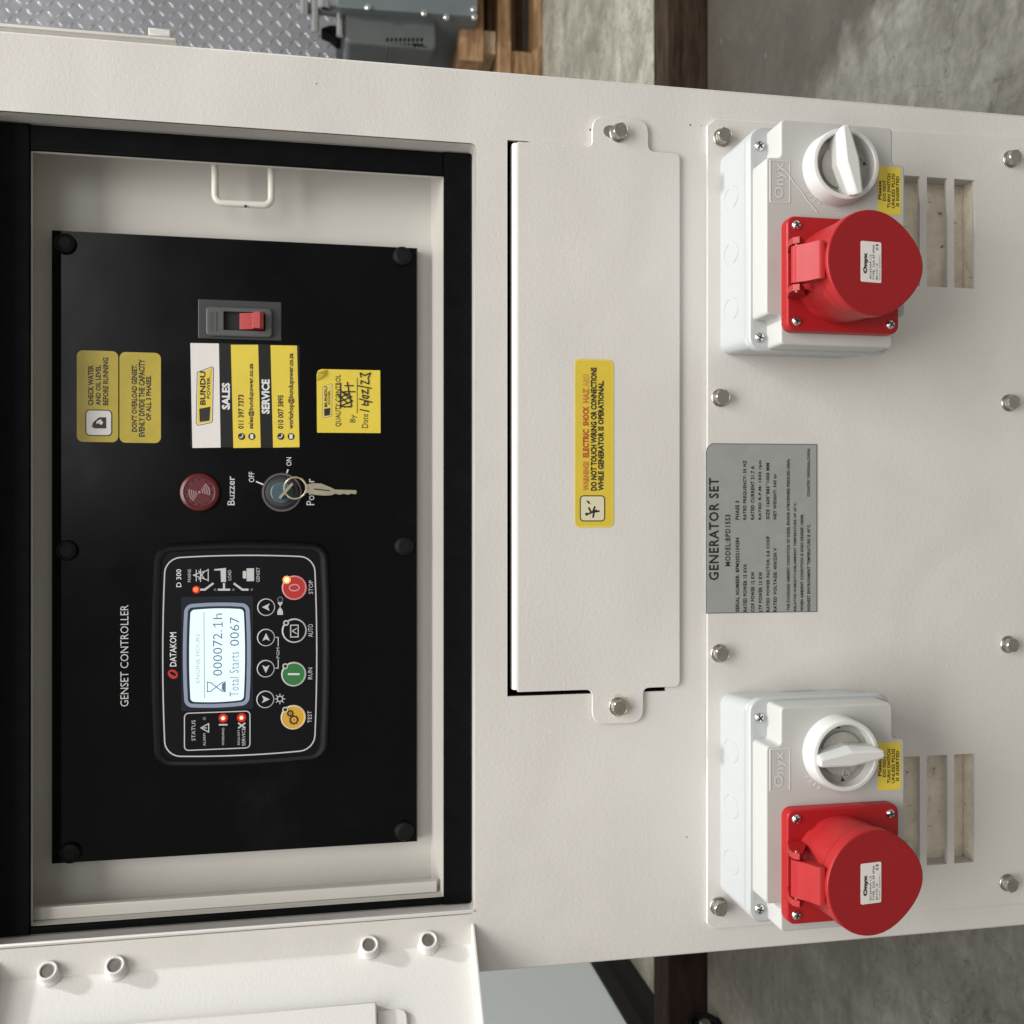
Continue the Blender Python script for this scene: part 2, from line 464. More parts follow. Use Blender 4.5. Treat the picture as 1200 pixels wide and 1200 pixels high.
    m2 = N.new('ShaderNodeMath'); m2.operation = 'MULTIPLY'; L.new(yb2.outputs[0], m2.inputs[0]); L.new(xb.outputs[0], m2.inputs[1])
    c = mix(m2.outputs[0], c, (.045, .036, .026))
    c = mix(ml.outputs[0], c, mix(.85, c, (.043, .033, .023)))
    mp2 = N.new('ShaderNodeMapRange'); L.new(sy.outputs[1], mp2.inputs[0]); mp2.inputs[1].default_value = 1.48; mp2.inputs[2].default_value = 1.50  # stronger light beyond the timber, painted in as brighter concrete
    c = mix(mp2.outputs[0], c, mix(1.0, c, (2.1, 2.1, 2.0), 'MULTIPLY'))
    # dark hairline cracks and pale chips
    v = N.new('ShaderNodeTexVoronoi'); v.feature = 'DISTANCE_TO_EDGE'; v.inputs['Scale'].default_value = 3.2
    dv = N.new('ShaderNodeVectorMath'); dv.operation = 'ADD'
    n3 = N.new('ShaderNodeTexNoise'); n3.inputs['Scale'].default_value = 5; n3.inputs['Detail'].default_value = 6; L.new(pos, n3.inputs['Vector'])
    L.new(pos, dv.inputs[0]); L.new(n3.outputs['Color'], dv.inputs[1]); L.new(dv.outputs[0], v.inputs['Vector'])
    cr = N.new('ShaderNodeMapRange'); L.new(v.outputs['Distance'], cr.inputs[0]); cr.inputs[1].default_value = .0; cr.inputs[2].default_value = .012
    cr.inputs[3].default_value = .6; cr.inputs[4].default_value = 0
    c = mix(cr.outputs[0], c, (.04, .036, .03))
    ch = N.new('ShaderNodeMapRange'); L.new(noise(mapped((1.2, 3, 1)), 26, 6, .7, .6), ch.inputs[0]); ch.inputs[1].default_value = .66; ch.inputs[2].default_value = .72
    ch.inputs[4].default_value = .5
    c = mix(ch.outputs[0], c, (.34, .34, .31))
    L.new(c, b.inputs['Base Color'])
    b.inputs['Roughness'].default_value = .62
    bp = N.new('ShaderNodeBump'); bp.inputs['Strength'].default_value = .35; bp.inputs['Distance'].default_value = .004
    L.new(noise(pos, 30, 6, .65), bp.inputs['Height']); L.new(bp.outputs[0], b.inputs['Normal'])
    return m
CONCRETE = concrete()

# ------------------------------------------------------------------ floor
fm = MB()
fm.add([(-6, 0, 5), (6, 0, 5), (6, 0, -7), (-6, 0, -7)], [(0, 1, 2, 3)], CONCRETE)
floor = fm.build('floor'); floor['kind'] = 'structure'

# ------------------------------------------------------------------ generator set: canopy
UL, UR = -0.4062, 0.3898           # front panel edges
VB, VT = 0.15, 1.235
OL, OR_, OB, OT = -0.354, 0.3247, 0.788, 1.192   # control opening
gen = empty('generator_set', (-.008, .8, 0), 'beige generator set with open control door, black control panel and two red capped sockets', 'generator')

# cover plate pocket
CU0, CV0, CU1, CV1 = rect(594.5, 171, 780, 813, 0)
CU1 = rect(606.5, 172.5, 797, 808, .0042)[2] - .0005
POCKET = [(CU0, CV0), (CU1, CV0), (CU1, CV1 - .024), (CU1 + .0030, CV1 - .018), (CU1 + .0030, CV1), (CU0, CV1)]
m = MB()
outer = rrect(UL, VB, UR, VT)
m.prism(outer, -.0025, 0.0, POWDER, bev=.0022, seg=4, holes=[rrect(OL, OB, OR_, OT, .004, 3), POCKET] + [rrect(c_ - .054, .299, c_ + .054, .412) for c_ in (.2685, -.286)])
# rolled lip of the control opening going inwards
lip = rrect(OL, OB, OR_, OT, .004, 3)
m.loft([(lip, -.001), (lip, -.026)], POWDER, False, False)
for x_, y_, r_ in ((692, 152, .0010), (809, 146.5, .0008), (822, 147, .0004), (805, 981, .0006), (371, 98, .0005), (1060, 430, .0004)): m.disc(x_, y_, r_, .0002, SWGREY, 9)
m.build('front_panel', gen)

m = MB()      # side, roof and rear sheets of the canopy
m.box(UL, VB, -1.36, UL + .002, VT, -.0028, POWDER)
m.box(UR - .002, VB, -1.36, UR, VT, -.0028, POWDER)
m.box(UL + .002, VT - .002, -1.36, UR - .002, VT, -.0028, POWDER)
m.box(UL + .002, VB, -1.36, UR - .002, VT - .002, -1.358, POWDER)
m.box(UL + .002, VB, -1.35, UR - .002, VB + .002, -.0028, POWDER)
m.build('canopy_shell', gen)
m = MB()
for u0 in (UL + .01, UR - .09):
    m.box(u0, 0.004, -1.35, u0 + .08, VB - .001, -.01, BLACKST, .004)
m.box(UL + .091, .02, -.09, UR - .091, VB - .002, -.012, BLACKST, .004)
m.build('base_frame', gen)

# dark cavity behind the cover plate
m = MB()
m.loft([(POCKET, -.0026), (POCKET, -.06)], VOID, False, True)
m.build('cable_recess', gen)

# canopy side door seen edge-on past the right edge
vlow = at(206, 47, 0)[1]
m = MB(); m.box(UR + .0028, vlow, -.9, UR + .0056, VT - .02, .0005, POWDER, .001)
sd = m.build('side_door', gen)
hb = rect(193, 38, 206, 48, 0)
m = MB(); m.box(UR + .0057, vlow + .004, -.02, UR + .0125, vlow + .022, .0003, POWDER, .0015)
m.build('hinge_block', sd)

# ------------------------------------------------------------------ control recess
GU0, GV0, GU1, GV1 = -.3465, .8138, .302, 1.1602
RB = -.076
m = MB()
m.face_holes(rrect(OL - .004, OB - .004, OR_ + .004, OT + .004), [rrect(GU0, GV0, GU1, GV1)], -.0262, POWDER_IN)
cl = rect(45, 203, 505, 1050, RB)
inner = [(GU0, GV0), (GU1, GV0), (GU1, GV1), (GU0, GV1)]
m.loft([(inner, -.0262), (inner, -.030)], POWDER_IN, False, False)
VBK = at(505, 600, RB)[1]
wide = [(GU0, GV0), (GU1 + .018, GV0), (GU1 + .018, GV1 + .016), (GU0, GV1 + .016)]
back = [(GU0, VBK), (GU1 + .018, VBK), (GU1 + .018, GV1 + .016), (GU0, GV1 + .016)]
m.loft([(wide, -.0305), (back, RB)], POWDER_IN, False, True)
m.face_holes([(GU0 - .002, GV0 - .002), (GU1 + .019, GV0 - .002), (GU1 + .019, GV1 + .017), (GU0 - .002, GV1 + .017)], [rrect(GU0, GV0, GU1, GV1)], -.0302, POWDER_IN)
rec = m.build('control_recess', gen)
# front-facing upright strip on the left side of the recess
m = MB(); m.box(GU0 + .0003, at(512, 1040, -.036)[1], -.041, at(280, 1048, -.036)[0], GV1 + .012, -.036, POWDER_IN, .0008)
m.build('side_strip', rec)
# gasket: four rubber strips
gk = MB()
T = -.0215
gk.box(OL + .001, GV1 + .0002, -.0258, OR_ - .001, OT - .001, T, RUBBER, .0015)
gk.box(OL + .001, OB + .001, -.0258, OR_ - .001, GV0 - .0002, T, RUBBER, .0015)
gk.box(GU1 + .0002, GV0, -.0258, OR_ - .001, GV1, T - .001, RUBBER, .0015)
gk.box(OL + .001, GV0, -.0258, GU0 - .0002, GV1, T - .001, RUBBER, .0015)
gk.build('rubber_gasket', rec)
# D-shaped catch loop on the right
m = MB()
nH = -.045
x0, x1 = at(252, 240, nH)[1], at(318, 240, nH)[1]
ue = at(285, 239, nH)[0]; u_top = GU1 + .012
path = [(u_top, x0, nH)]
for k in range(7):
    a = PI / 2 * k / 6; r = .007
    path.append((ue + r - r * math.sin(a), x0 - r + r * math.cos(a), nH))
for k in range(7):
    a = PI / 2 * k / 6; r = .007
    path.append((ue + r - r * math.cos(a), x1 + r - r * math.sin(a), nH))
path.append((u_top, x1, nH))
m.tube(path, .0032, mat('cream_painted_wire', (.66, .64, .58), .35), 12)
dc = at(288, 243, nH)
m.box(dc[0] - .001, dc[1] - .001, nH + .0028, dc[0] + .001, dc[1] + .001, nH + .0034, VOID)
m.build('catch_loop', rec)

# ------------------------------------------------------------------ black control panel
NP = -.062
PU0, PV0, PU1, PV1 = -.3085, .8333, .2472, 1.1540
cp = MB()
ch = .0085
o0 = rrect(PU0, PV0, PU1, PV1)
o1 = [(PU0 + .0012, PV0 + .0012), (PU1 - .0012, PV0 + .0012), (PU1 - .0012, PV1 - ch), (PU0 + .0012, PV1 - ch)]
cp.loft([(o0, RB + .0015), (o0, NP - .0035), (o1, NP)], PANELBLACK, False, True)
q = NP + .0003
cp.text('GENSET CONTROLLER', (141, 709, 150.5, 828), q, WHITEP, -.004)
cp.text('Buzzer', (266.5, 558, 275, 592), q, WHITEP, .006)
cp.text('OFF', (291.5, 553, 298, 565), q, WHITEP)
cp.text('ON', (335.5, 536, 341.5, 546), q, WHITEP)
cp.text('Power', (359, 561, 368.5, 592), q, WHITEP, .006)
cp.line([(300.5, 564.5), (309, 568)], .0012, q, WHITEP)
cp.line([(337.5, 550.5), (335, 557)], .0012, q, WHITEP)
panel = cp.build('control_panel', gen)
dome = MB()
dome.loft([(circle(0, 0, .0090, 24), 0), (circle(0, 0, .0090, 24), .0025), (circle(0, 0, .0080, 24), .0042), (circle(0, 0, .0050, 24), .0052)], CAPBLACK)
first = None
for px, py in ((77, 286), (471, 301), (79, 645), (473, 640), (83, 999), (473, 973)):
    u, v = at(px, py, NP)
    if first is None: first = dome.build('rubber_cap', panel, origin=P(0, 0, 0)); first.location = P(u, v, NP) - ORG[panel.name]
    else: put(first, panel, P(u, v, NP))

# buzzer
m = MB(); c = at(235, 577, NP); r = .0172
m.loft([(circle(*c, r, 40), NP), (circle(*c, r, 40), NP + .006), (circle(*c, r * .95, 40), NP + .0085), (circle(*c, r * .80, 40), NP + .0095),
        (circle(*c, r * .74, 40), NP + .0088)], MAROON)
for k in range(12):
    a = R(30 * k); e = (c[0] + .0112 * math.cos(a), c[1] + .0112 * math.sin(a))
    m.flat(circle(*e, .0009, 10), NP + .0090, VOID)
for i, rr in enumerate((.0030, .0049, .0068, .0087)):
    for a0 in (80, 260):
        vs = []; fs = []
        for k in range(13):
            a = R(a0 - 8 + 76 * k / 12)
            for w in (-.00055, .00055): vs.append((c[0] + (rr + w) * math.cos(a), c[1] + (rr + w) * math.sin(a), NP + .00905))
        for k in range(12): fs.append((2 * k, 2 * k + 1, 2 * k + 3, 2 * k + 2))
        m.add(vs, fs, MAROONL)
m.flat(circle(*c, .0012, 12), NP + .00905, MAROONL)
m.build('buzzer', gen)

# key switch
m = MB(); c = at(330.5, 577, NP + .004)
m.loft([(circle(*c, .0180, 40), NP), (circle(*c, .0180, 40), NP + .003), (circle(*c, .0172, 40), NP + .0042), (circle(*c, .0160, 40), NP + .0042), (circle(*c, .0154, 40), NP + .0030)], LOCKRING)
m.loft([(circle(*c, .0154, 40), NP + .0031), (circle(*c, .0125, 40), NP + .0060), (circle(*c, .0102, 40), NP + .0062)], SWGREY)
m.loft([(circle(*c, .0101, 32), NP + .006), (circle(*c, .0099, 32), NP + .0085), (circle(*c, .0090, 32), NP + .009)], LOCKCORE)
m.build('key_switch', gen)
# the bunch of keys hanging from the switch: one key in the lock, a split ring, a second key
kn = NP + .020
keys = empty('key_ring', P(c[0], c[1], NP + .009), 'small wire ring with two nickel keys hanging from the key switch', 'keys')
m = MB()
a = at(328, 584, kn); b = at(343, 567, kn)
d = Vector((b[0] - a[0], b[1] - a[1], 0)).normalized(); pp = Vector((-d.y, d.x, 0)) * .0011
A, B = Vector((a[0], a[1], 0)), Vector((b[0], b[1], 0))
vs = []
for z in (NP + .0075, kn + .008):
    for e in (A - pp, B - pp, B + pp, A + pp): vs.append((e.x, e.y, z))
m.add(vs, [(0, 1, 5, 4), (1, 2, 6, 5), (2, 3, 7, 6), (3, 0, 4, 7), (4, 5, 6, 7), (3, 2, 1, 0)], KEYMET)
m.build('inserted_key', keys)
m = MB(); rc = at(346, 572, kn + .006); rr = .0098
m.tube([(rc[0] + rr * math.cos(2 * PI * k / 36), rc[1] + rr * math.sin(2 * PI * k / 36), kn + .006 - .003 * math.sin(2 * PI * k / 36)) for k in range(36)], .0007, KEYMET, 8, True)
m.tube([(rc[0] + rr * .96 * math.cos(2 * PI * k / 36), rc[1] + rr * .96 * math.sin(2 * PI * k / 36), kn + .0072 - .003 * math.sin(2 * PI * k / 36)) for k in range(36)], .0007, KEYMET, 8, True)
m.build('split_ring', keys)
m = MB(); kz = kn + .003
pts = [(358, 568), (366, 566), (377, 566.5), (388, 571), (393, 573.5), (417, 574.2), (418.5, 576.5), (417, 579.5), (412, 578.6), (408, 580), (403, 578.8), (398, 580), (393, 578.8), (389, 580.5), (380, 581), (368, 580), (358, 577)]
q = [at(x, y, kz) for x, y in pts]
ar = sum(q[i - 1][0] * q[i][1] - q[i][0] * q[i - 1][1] for i in range(len(q)))
if ar < 0: q = q[::-1]
m.prism(round_poly(q, .0008, 2), kz - .001, kz + .001, KEYMET, .0004, 2, cap0=True, holes=[circle(*at(362, 572.5, kz), .0016, 12)])
m.line([(368, 573), (386, 575)], .0011, kz + .00105, DARKST)
m.build('hanging_key', keys)

# rocker switch
m = MB(); b0 = rect(232, 352, 330, 398, NP + .002)
h = rect(262, 366, 311, 388, NP + .004)
m.prism(rrect(*b0, .001), NP, NP + .0022, SWGREY, .0008, 2)
m.prism(rrect(*rect(241.5, 360.5, 319, 394.5, NP + .004), .0035, 4), NP + .002, NP + .0062, SWGREY2, .0012, 3, holes=[rrect(*h, .0006, 2)])
m.flat(rrect(h[0], h[1], h[2], h[3]), NP + .0024, VOID)
for k, (xx, w) in enumerate(((247, .8), (249.5, .8), (254, 2))):
    m.line([(xx, 366), (xx, 388)], w * .0005, NP + .0064, SWGREY)
rk = m.build('rocker_switch', gen)
m = MB(); tz = NP + .0026
u0, u1 = h[0] + .0012, h[2] - .0012
va, vb, vc = at(281, 377, tz)[1], at(296, 377, tz)[1], at(309.5, 377, tz)[1]
prof = [(va, tz), (va, tz + .003), (va - .004, tz + .0042), (vb, tz + .0062), (vb - .0015, tz + .0125), (vc + .003, tz + .0135), (vc, tz + .011), (vc, tz)]
n_ = len(prof)
m.add([(u0, p[0], p[1]) for p in prof] + [(u1, p[0], p[1]) for p in prof],
      [tuple(range(n_)), tuple(reversed(range(n_, 2 * n_)))] + [(i, n_ + i, n_ + (i + 1) % n_, (i + 1) % n_) for i in range(n_)], SWRED)
m.build('rocker_toggle', rk)

# ------------------------------------------------------------------ stickers on the black panel
def tagshape(m, x0, y0, x1, y1, n, line_mat, fill, scale):
    """leaning badge with a rounded corner, outline and two-tone fill (image x0..x1, y0..y1)"""
    pts = [at(x0 + (x1 - x0) * a, y0 + (y1 - y0) * b, n) for a, b in ((0, .96), (.06, .10), (.96, 0), (1, .05), (.95, .90), (.90, .95), (0.1, 1))]
    ar = sum(pts[i - 1][0] * pts[i][1] - pts[i][0] * pts[i - 1][1] for i in range(len(pts)))
    if ar < 0: pts = pts[::-1]
    rp = round_poly(pts, .0015 * scale, 3)
    m.flat(rp, n, line_mat); m.flat(inset(rp, .0006 * scale), n + .00005, WHITEV); m.flat(inset(rp, .0012 * scale), n + .0001, fill)

s0 = NP + .0004
m = MB(); b = rect(90, 411, 138.5, 518, s0)
m.prism(rrect(*b, .005), NP + .0001, s0, YELLOWD, 0)
q = s0 + .0002
m.text('CHECK WATER', (103, 428, 109.5, 475), q, BLACKP, .03); m.text('AND OIL LEVEL', (112, 428, 118, 475), q, BLACKP, .03); m.text('BEFORE RUNNING', (120.5, 419, 127, 475), q, BLACKP, .03)
bx = rrect(*rect(100, 480, 131.5, 511, q), .004)
m.flat(bx, q, BLACKP); m.flat(inset(bx, .0009), q + .0001, WHITEV)
m.pflat([(110, 502), (108, 499), (109, 495), (116, 489), (124.5, 489), (124.5, 502)], q + .0002, BLACKP)
m.pflat([(113, 497), (113, 494), (118, 491), (119, 493)], q + .0003, WHITEV)
m.pflat([(115, 496), (119, 493), (121, 495), (119, 498)], q + .0003, WHITEV)
m.pflat([(107, 499), (107, 501), (109, 500)], q + .0002, GREYP)
m.build('oil_caution_sticker', gen)
m = MB(); m.prism(rrect(*rect(140, 413, 188.5, 519, s0), .005), NP + .0001, s0, YELLOWD, 0)
m.text("DON'T OVERLOAD GENSET.", (154, 427, 160.5, 506), q, BLACKP, .03); m.text('EVENLY DIVIDE THE CAPACITY', (162.5, 421, 169.5, 512), q, BLACKP, .03); m.text('OF ALL 3 PHASES.', (171, 440, 177, 493), q, BLACKP, .03)
m.build('overload_caution_sticker', gen)

m = MB(); m.prism(rrect(*rect(223.5, 403, 351, 524.5, s0)), NP + .0001, s0, FOIL, 0)
q1, q2 = s0 + .0001, s0 + .0004
m.pflat([(223, 402), (256.5, 402.5), (258.5, 524.5), (225.5, 525)], q1, WHITEV)
m.pflat([(270.5, 404), (302.5, 404), (305.5, 524.5), (273.5, 525)], q1, YELLOWB)
m.pflat([(317, 404.5), (348, 405), (351, 524), (320, 524.5)], q1, YELLOWB)
tagshape(m, 229.5, 429, 250.5, 499, q1 + .0001, BLACKP, YELLOWB, 1)
m.pflat([(233.5, 479), (246.5, 476.5), (245.5, 493), (234, 494.5)], q2, BLACKP)
m.text('BUNDU', (234.3, 435, 241, 474.5), q2, BLACKP, .035); m.text('POWER', (242.3, 442, 246.3, 467), q2, BLACKP, .02)
m.text('SALES', (260, 448.5, 269.5, 480), q1 + .0001, WHITEP, .04); m.text('SERVICE', (306.5, 444.5, 316, 485), q1 + .0001, WHITEP, .04)
m.text('011 397 7373', (279, 462.5, 285.5, 502.5), q2, BLACKP, .02); m.text('sales@bundupower.co.za', (291, 426, 297.8, 502.5), q2, BLACKP, .02)
m.text('010 007 3895', (325.5, 463, 332, 502.5), q2, BLACKP, .02); m.text('workshop@bundupower.co.za', (337.5, 414, 345, 502.5), q2, BLACKP, .02)
for x in (283, 295, 329, 341):
    m.disc(x, 511.5, .0031, q2, BLACKP, 18)
    if x in (283, 329): m.line([(x - 2.2, 512.5), (x - .4, 513), (x + 1.6, 510.8), (x + 1.2, 509)], .0008, q2 + .0001, WHITEV)
    else: m.prect((x - 1.8, 509, x + 1.8, 514), q2 + .0001, WHITEV)
m.build('contact_sticker', gen)

m = MB()
b = [at(x, y, s0) for x, y in ((371.5, 507), (446, 507.5), (445.5, 434), (377, 432.5), (372.5, 434), (371, 439))]
m.prism(round_poly(b, [.001, .0003, .0003, .002, .002, .002], 3), NP + .0001, s0, YELLOWB, 0)
m.add([(*at(371.3, 447, s0), s0 + .0002), (*at(384, 433, s0), s0 + .0002), (*at(380, 440, s0), s0 + .003), (*at(373, 437, s0), s0 + .0035)], [(0, 2, 3), (2, 1, 3)], YELLOWD)
tagshape(m, 377.5, 449, 389.5, 490, q1, BLACKP, YELLOWB, .6)
m.pflat([(379.8, 479), (387, 478), (386.5, 486.5), (380, 487.5)], q2, BLACKP)
m.text('BUNDU', (380, 453, 383.5, 477), q2, BLACKP, .03); m.text('POWER', (384.6, 458, 387, 474), q2, BLACKP, .02)
m.text('QUALITY CONTROL', (393, 439, 400, 500), q2, BLACKP, 0); m.text('By', (410, 486, 418, 495), q2, BLACKP, -.008); m.text('Date', (424, 485, 431, 501.5), q2, BLACKP, -.008)
m.line([(418.5, 443), (418.5, 484)], .0005, q2, BLACKP)
ink = [[(397, 471), (412, 465), (399, 458), (413, 470), (398, 476), (411, 477)], [(399, 449), (399, 478)], [(404, 452), (414, 452)], [(403, 459), (416, 459)], [(407, 448), (410, 467)], [(395, 462), (408, 473)], [(398, 466), (409, 461), (412, 476), (403, 477)]]
ink += [[(422, 480), (432, 482)], [(424, 474), (431, 475), (431, 470), (427, 471), (427, 475)], [(436, 471.5), (421, 467.5)], [(425, 463), (432, 464.5), (430, 467), (425, 465.5), (425, 463)], [(425, 461), (424, 457), (431, 461.5), (431, 456)], [(435, 455), (419, 452)], [(423, 450), (423, 446), (432, 450), (432, 445)], [(423, 442), (422, 437), (427, 440), (434, 437), (431, 444)]]
for i, pl in enumerate(ink): m.line(pl, .0011, q2 + .0001 + .00001 * i, BLACKP)
m.build('inspection_sticker', gen)

# ------------------------------------------------------------------ controller
NC = -.046
ct = MB()
def barrel(x0, y0, x1, y1, n, r, bul, seg=6):
    u0, v0, u1, v1 = rect(x0, y0, x1, y1, n)
    k = 8; pts = []
    def edge(a, b, o):
        for i in range(k):
            t = i / k; s = 4 * t * (1 - t)
            pts.append((a[0] + (b[0] - a[0]) * t + o[0] * s * bul, a[1] + (b[1] - a[1]) * t + o[1] * s * bul))
    c = [(u0, v0), (u1, v0), (u1, v1), (u0, v1)]
    base = rrect(u0, v0, u1, v1, r, seg)
    out = []
    cu, cv, hu, hv = (u0 + u1) / 2, (v0 + v1) / 2, (u1 - u0) / 2, (v1 - v0) / 2
    # subdivide long sides, then bulge
    for i, p in enumerate(base):
        qn = base[(i + 1) % len(base)]
        dd = math.hypot(qn[0] - p[0], qn[1] - p[1]); steps = 8 if dd > .03 else 1
        for j in range(steps):
            out.append((p[0] + (qn[0] - p[0]) * j / steps, p[1] + (qn[1] - p[1]) * j / steps))
    res = []
    for x, y in out:
        a, b = (x - cu) / hu, (y - cv) / hv
        res.append((x + a * bul * (1 - b * b), y + b * bul * (1 - a * a)))
    return res
bo = barrel(180, 638, 384, 896, NC, .014, .0028)
ct.loft([(bo, NP), (bo, NC - .006), (inset(bo, .0012), NC - .002), (inset(bo, .0035), NC), (inset(bo, .0062), NC - .0006), (inset(bo, .0075), NC - .0024)], BEZEL, False, False)
fc = inset(bo, .0075)
ct.flat(fc, NC - .0024, FACE)
nf = NC - .0022
bi = barrel(193, 653, 369, 883, nf, .013, .0022)
ct.outline(bi, .0011, nf, SILVER)
# mains / load / genset pictograms
ct.text('D 300', (206.5, 667, 212.5, 688), nf, WHITEP, .01)
ct.text('MAINS', (220, 667, 223.8, 682), nf, SILVER)
tw = [(226.5, 674), (244, 668)], [(226.5, 674), (244, 680)], [(230, 668), (230, 681)], [(235, 667), (235, 681.5)], [(240, 669), (233, 679)], [(240, 679), (233, 669)], [(244, 667), (244, 681)]
for i, l in enumerate(tw): ct.line(l, .0008, nf + .00002 * i, SILVER)
ct.line([(234, 691), (240, 691), (249.5, 683.8)], .0018, nf, SILVER)
ct.pflat([(259, 682), (264.8, 682), (264.8, 665.5), (251, 667), (251, 668.5), (258.5, 668.5)], nf, SILVER)
ct.text('LOAD', (267, 668, 271, 680), nf, SILVER)
ct.line([(262.5, 684), (262.5, 691)], .0018, nf, SILVER); ct.line([(256, 691), (269, 691)], .0018, nf + .00003, SILVER)
for x in (252, 273.5, 295): ct.disc(x, 691, .0012, nf, GREYP, 12)
ct.line([(274.5, 684), (284, 691), (290.5, 691)], .0018, nf, SILVER)
ct.prect((289, 666, 297.7, 681), nf, SILVER); ct.prect((284.5, 669, 288.6, 678), nf, SILVER, .001)
ct.text('GENSET', (300.3, 665, 304.3, 682), nf, SILVER)
ct.disc(230, 691, .0034, nf, LEDGLOW, 20)
# name
lg = at(202.5, 790, nf); LE = lambda ru, rv, sh: [(lg[0] + ru * math.cos(a) + sh * math.sin(a), lg[1] + rv * math.sin(a)) for a in [2 * PI * k / 28 for k in range(28)]]
ct.flat(LE(.0040, .0042, .0008), nf, LOGORED); ct.flat([(x + .0004, y - .0001) for x, y in LE(.0014, .0026, .0014)], nf + .0001, FACE)
ct.text('DATAKOM', (199, 741, 206.8, 781), nf, WHITEP, .012)
# status box
sb = rrect(*rect(215.5, 834, 293.5, 878.5, nf), .004)
ct.outline(sb, .0009, nf, SILVER)
ct.text('STATUS', (224.5, 844, 229, 868), nf, SILVER); ct.text('ALARM', (238, 859.5, 241, 874), nf, SILVER); ct.text('WARNING', (260, 853, 262.8, 873.5), nf, SILVER)
ct.text('REQUEST', (278.5, 855, 281.3, 873), nf, SILVER); ct.text('SERVICE', (283.5, 853, 287.5, 874), nf, SILVER)
ct.line([(235.5, 853), (244.5, 848), (244.5, 858), (235.5, 853)], .0009, nf, SILVER); ct.line([(238.5, 853), (242, 853)], .0008, nf + .0001, SILVER)
ct.disc(239.5, 842, .0015, nf, GREYP, 12)
ct.line([(257, 849.3), (263, 849.3)], .0014, nf, SILVER); ct.line([(264.3, 849.3), (266, 849.3)], .0014, nf, SILVER)
ct.line([(279.5, 847.5), (287, 853)], .0014, nf, SILVER); ct.line([(287, 847.5), (279.5, 853)], .0014, nf + .0001, SILVER)
ct.disc(261.5, 841.5, .0040, nf, LEDGLOW, 20); ct.disc(283, 841, .0040, nf, LEDGLOW, 20)
# lettering beside the buttons
ct.text('STOP', (361.8, 680, 366.8, 696), nf, SILVER); ct.text('AUTO', (361, 731.5, 366.8, 746.5), nf, SILVER); ct.text('RUN', (361, 782.5, 366, 796), nf, SILVER); ct.text('TEST', (360.5, 833, 365.3, 847), nf, SILVER)
ct.line([(322.5, 747), (326, 747), (326, 757)], .0008, nf, SILVER); ct.line([(322.5, 783), (326, 783), (326, 773)], .0008, nf, SILVER)
ct.text('PGM', (324, 759, 327.5, 771.5), nf, SILVER)
ct.pflat([(325, 720.5), (325, 716), (328.3, 711), (331.5, 716), (331.5, 720.5)], nf, SILVER); ct.pflat([(328.3, 711), (325.2, 706), (328, 705), (331.5, 706)], nf, SILVER); ct.ring(328.3, 702.5, .0022, .001, nf, GREYP, 14)
ct.ring(328, 819, .0024, .0009, nf, SILVER, 16)
for k in range(8):
    a = R(45 * k); ct.line([(328 + 4 * math.cos(a), 819 + 4 * math.sin(a)), (328 + 6 * math.cos(a), 819 + 6 * math.sin(a))], .0007, nf + .00002 * k, SILVER)
ctl = ct.build('controller', gen)
# display
m = MB(); dz = nf + .0004
m.prism(rrect(*rect(212.5, 699, 296.5, 832, nf), .001), nf - .0001, nf + .0002, LCDBACK, 0)
fr = barrel(216.5, 708, 292, 827, nf, .006, .0015)
m.loft([(fr, nf + .0001), (fr, nf + .0008), (inset(fr, .0030), nf + .0008), (inset(fr, .0034), nf + .0003)], LCDFRAME, False, False)
m.flat(inset(fr, .0033), nf + .0004, LCDGAP)
sc_ = barrel(223.5, 714.5, 285.5, 821, nf, .003, .0012)
m.flat(sc_, nf + .0006, LCD)
ld = nf + .0008
m.text('ENGINE HOURS', (229.3, 743, 234, 800), ld, LCDINKL, -.005)
m.line([(239, 717), (239.6, 818)], .0005, ld, LCDINK)
m.text('000072.', (249.5, 738.5, 260.5, 792), ld, LCDINK, -.004); m.text('h', (249.7, 719, 260.5, 725.5), ld, LCDINK, -.004)
m.line([(249.8, 731.6), (260.4, 731.6)], .0010, ld, LCDINK); m.line([(249.9, 731.8), (252.6, 734.8)], .0008, ld + .00002, LCDINK); m.line([(260.3, 729), (260.3, 734.4)], .0008, ld + .00004, LCDINK)
m.text('Total Starts', (269, 764, 279.8, 816), ld, LCDINK, -.008, 1.1); m.text('0067', (269.3, 723, 280.3, 757), ld, LCDINK, -.004)
for i, l in enumerate(([(243, 799), (243, 811)], [(264, 799), (264, 811)], [(243, 799.5), (247, 800), (253.5, 805), (260, 800), (264, 799.5)], [(243, 810.5), (247, 810), (253.5, 805), (260, 810), (264, 810.5)])):
    m.line(l, .0008, ld + .00001 * i, LCDINK)
m.pflat([(263.5, 800), (263.5, 810), (260, 808.5), (260, 801.5)], ld, LCDINK)
m.build('display_screen', ctl)
# buttons: each a low raised pad
def button(cx, cy, r, pad, ringm, marks):
    m = MB(); c = at(cx, cy, nf)
    m.loft([(circle(*c, r, 40), nf - .0001), (circle(*c, r * .97, 40), nf + .0007), (circle(*c, r * .88, 40), nf + .0009)], ringm, False, False)
    m.loft([(circle(*c, r * .88, 40), nf + .0009), (circle(*c, r * .84, 40), nf + .0006)], pad, False, True)
    marks(m, nf + .0009)
    return m.build('button', ctl)
def arrow(cx, cy, dx, dy):
    def f(m, z):
        pts = [(5.2, 0), (-4.2, -4.4), (-2.0, 0), (-4.2, 4.4)]
        m.pflat([(cx + a * dx - b * dy, cy + a * dy + b * dx) for a, b in pts], z, SILVER)
    return f
button(312, 711.5, .0079, FACE, SILVER, arrow(312, 711.5, -1, 0))
button(311.8, 747, .0079, FACE, SILVER, arrow(311.8, 747, 0, -1))
button(311.5, 783.5, .0079, FACE, SILVER, arrow(311.5, 783.5, 0, 1))
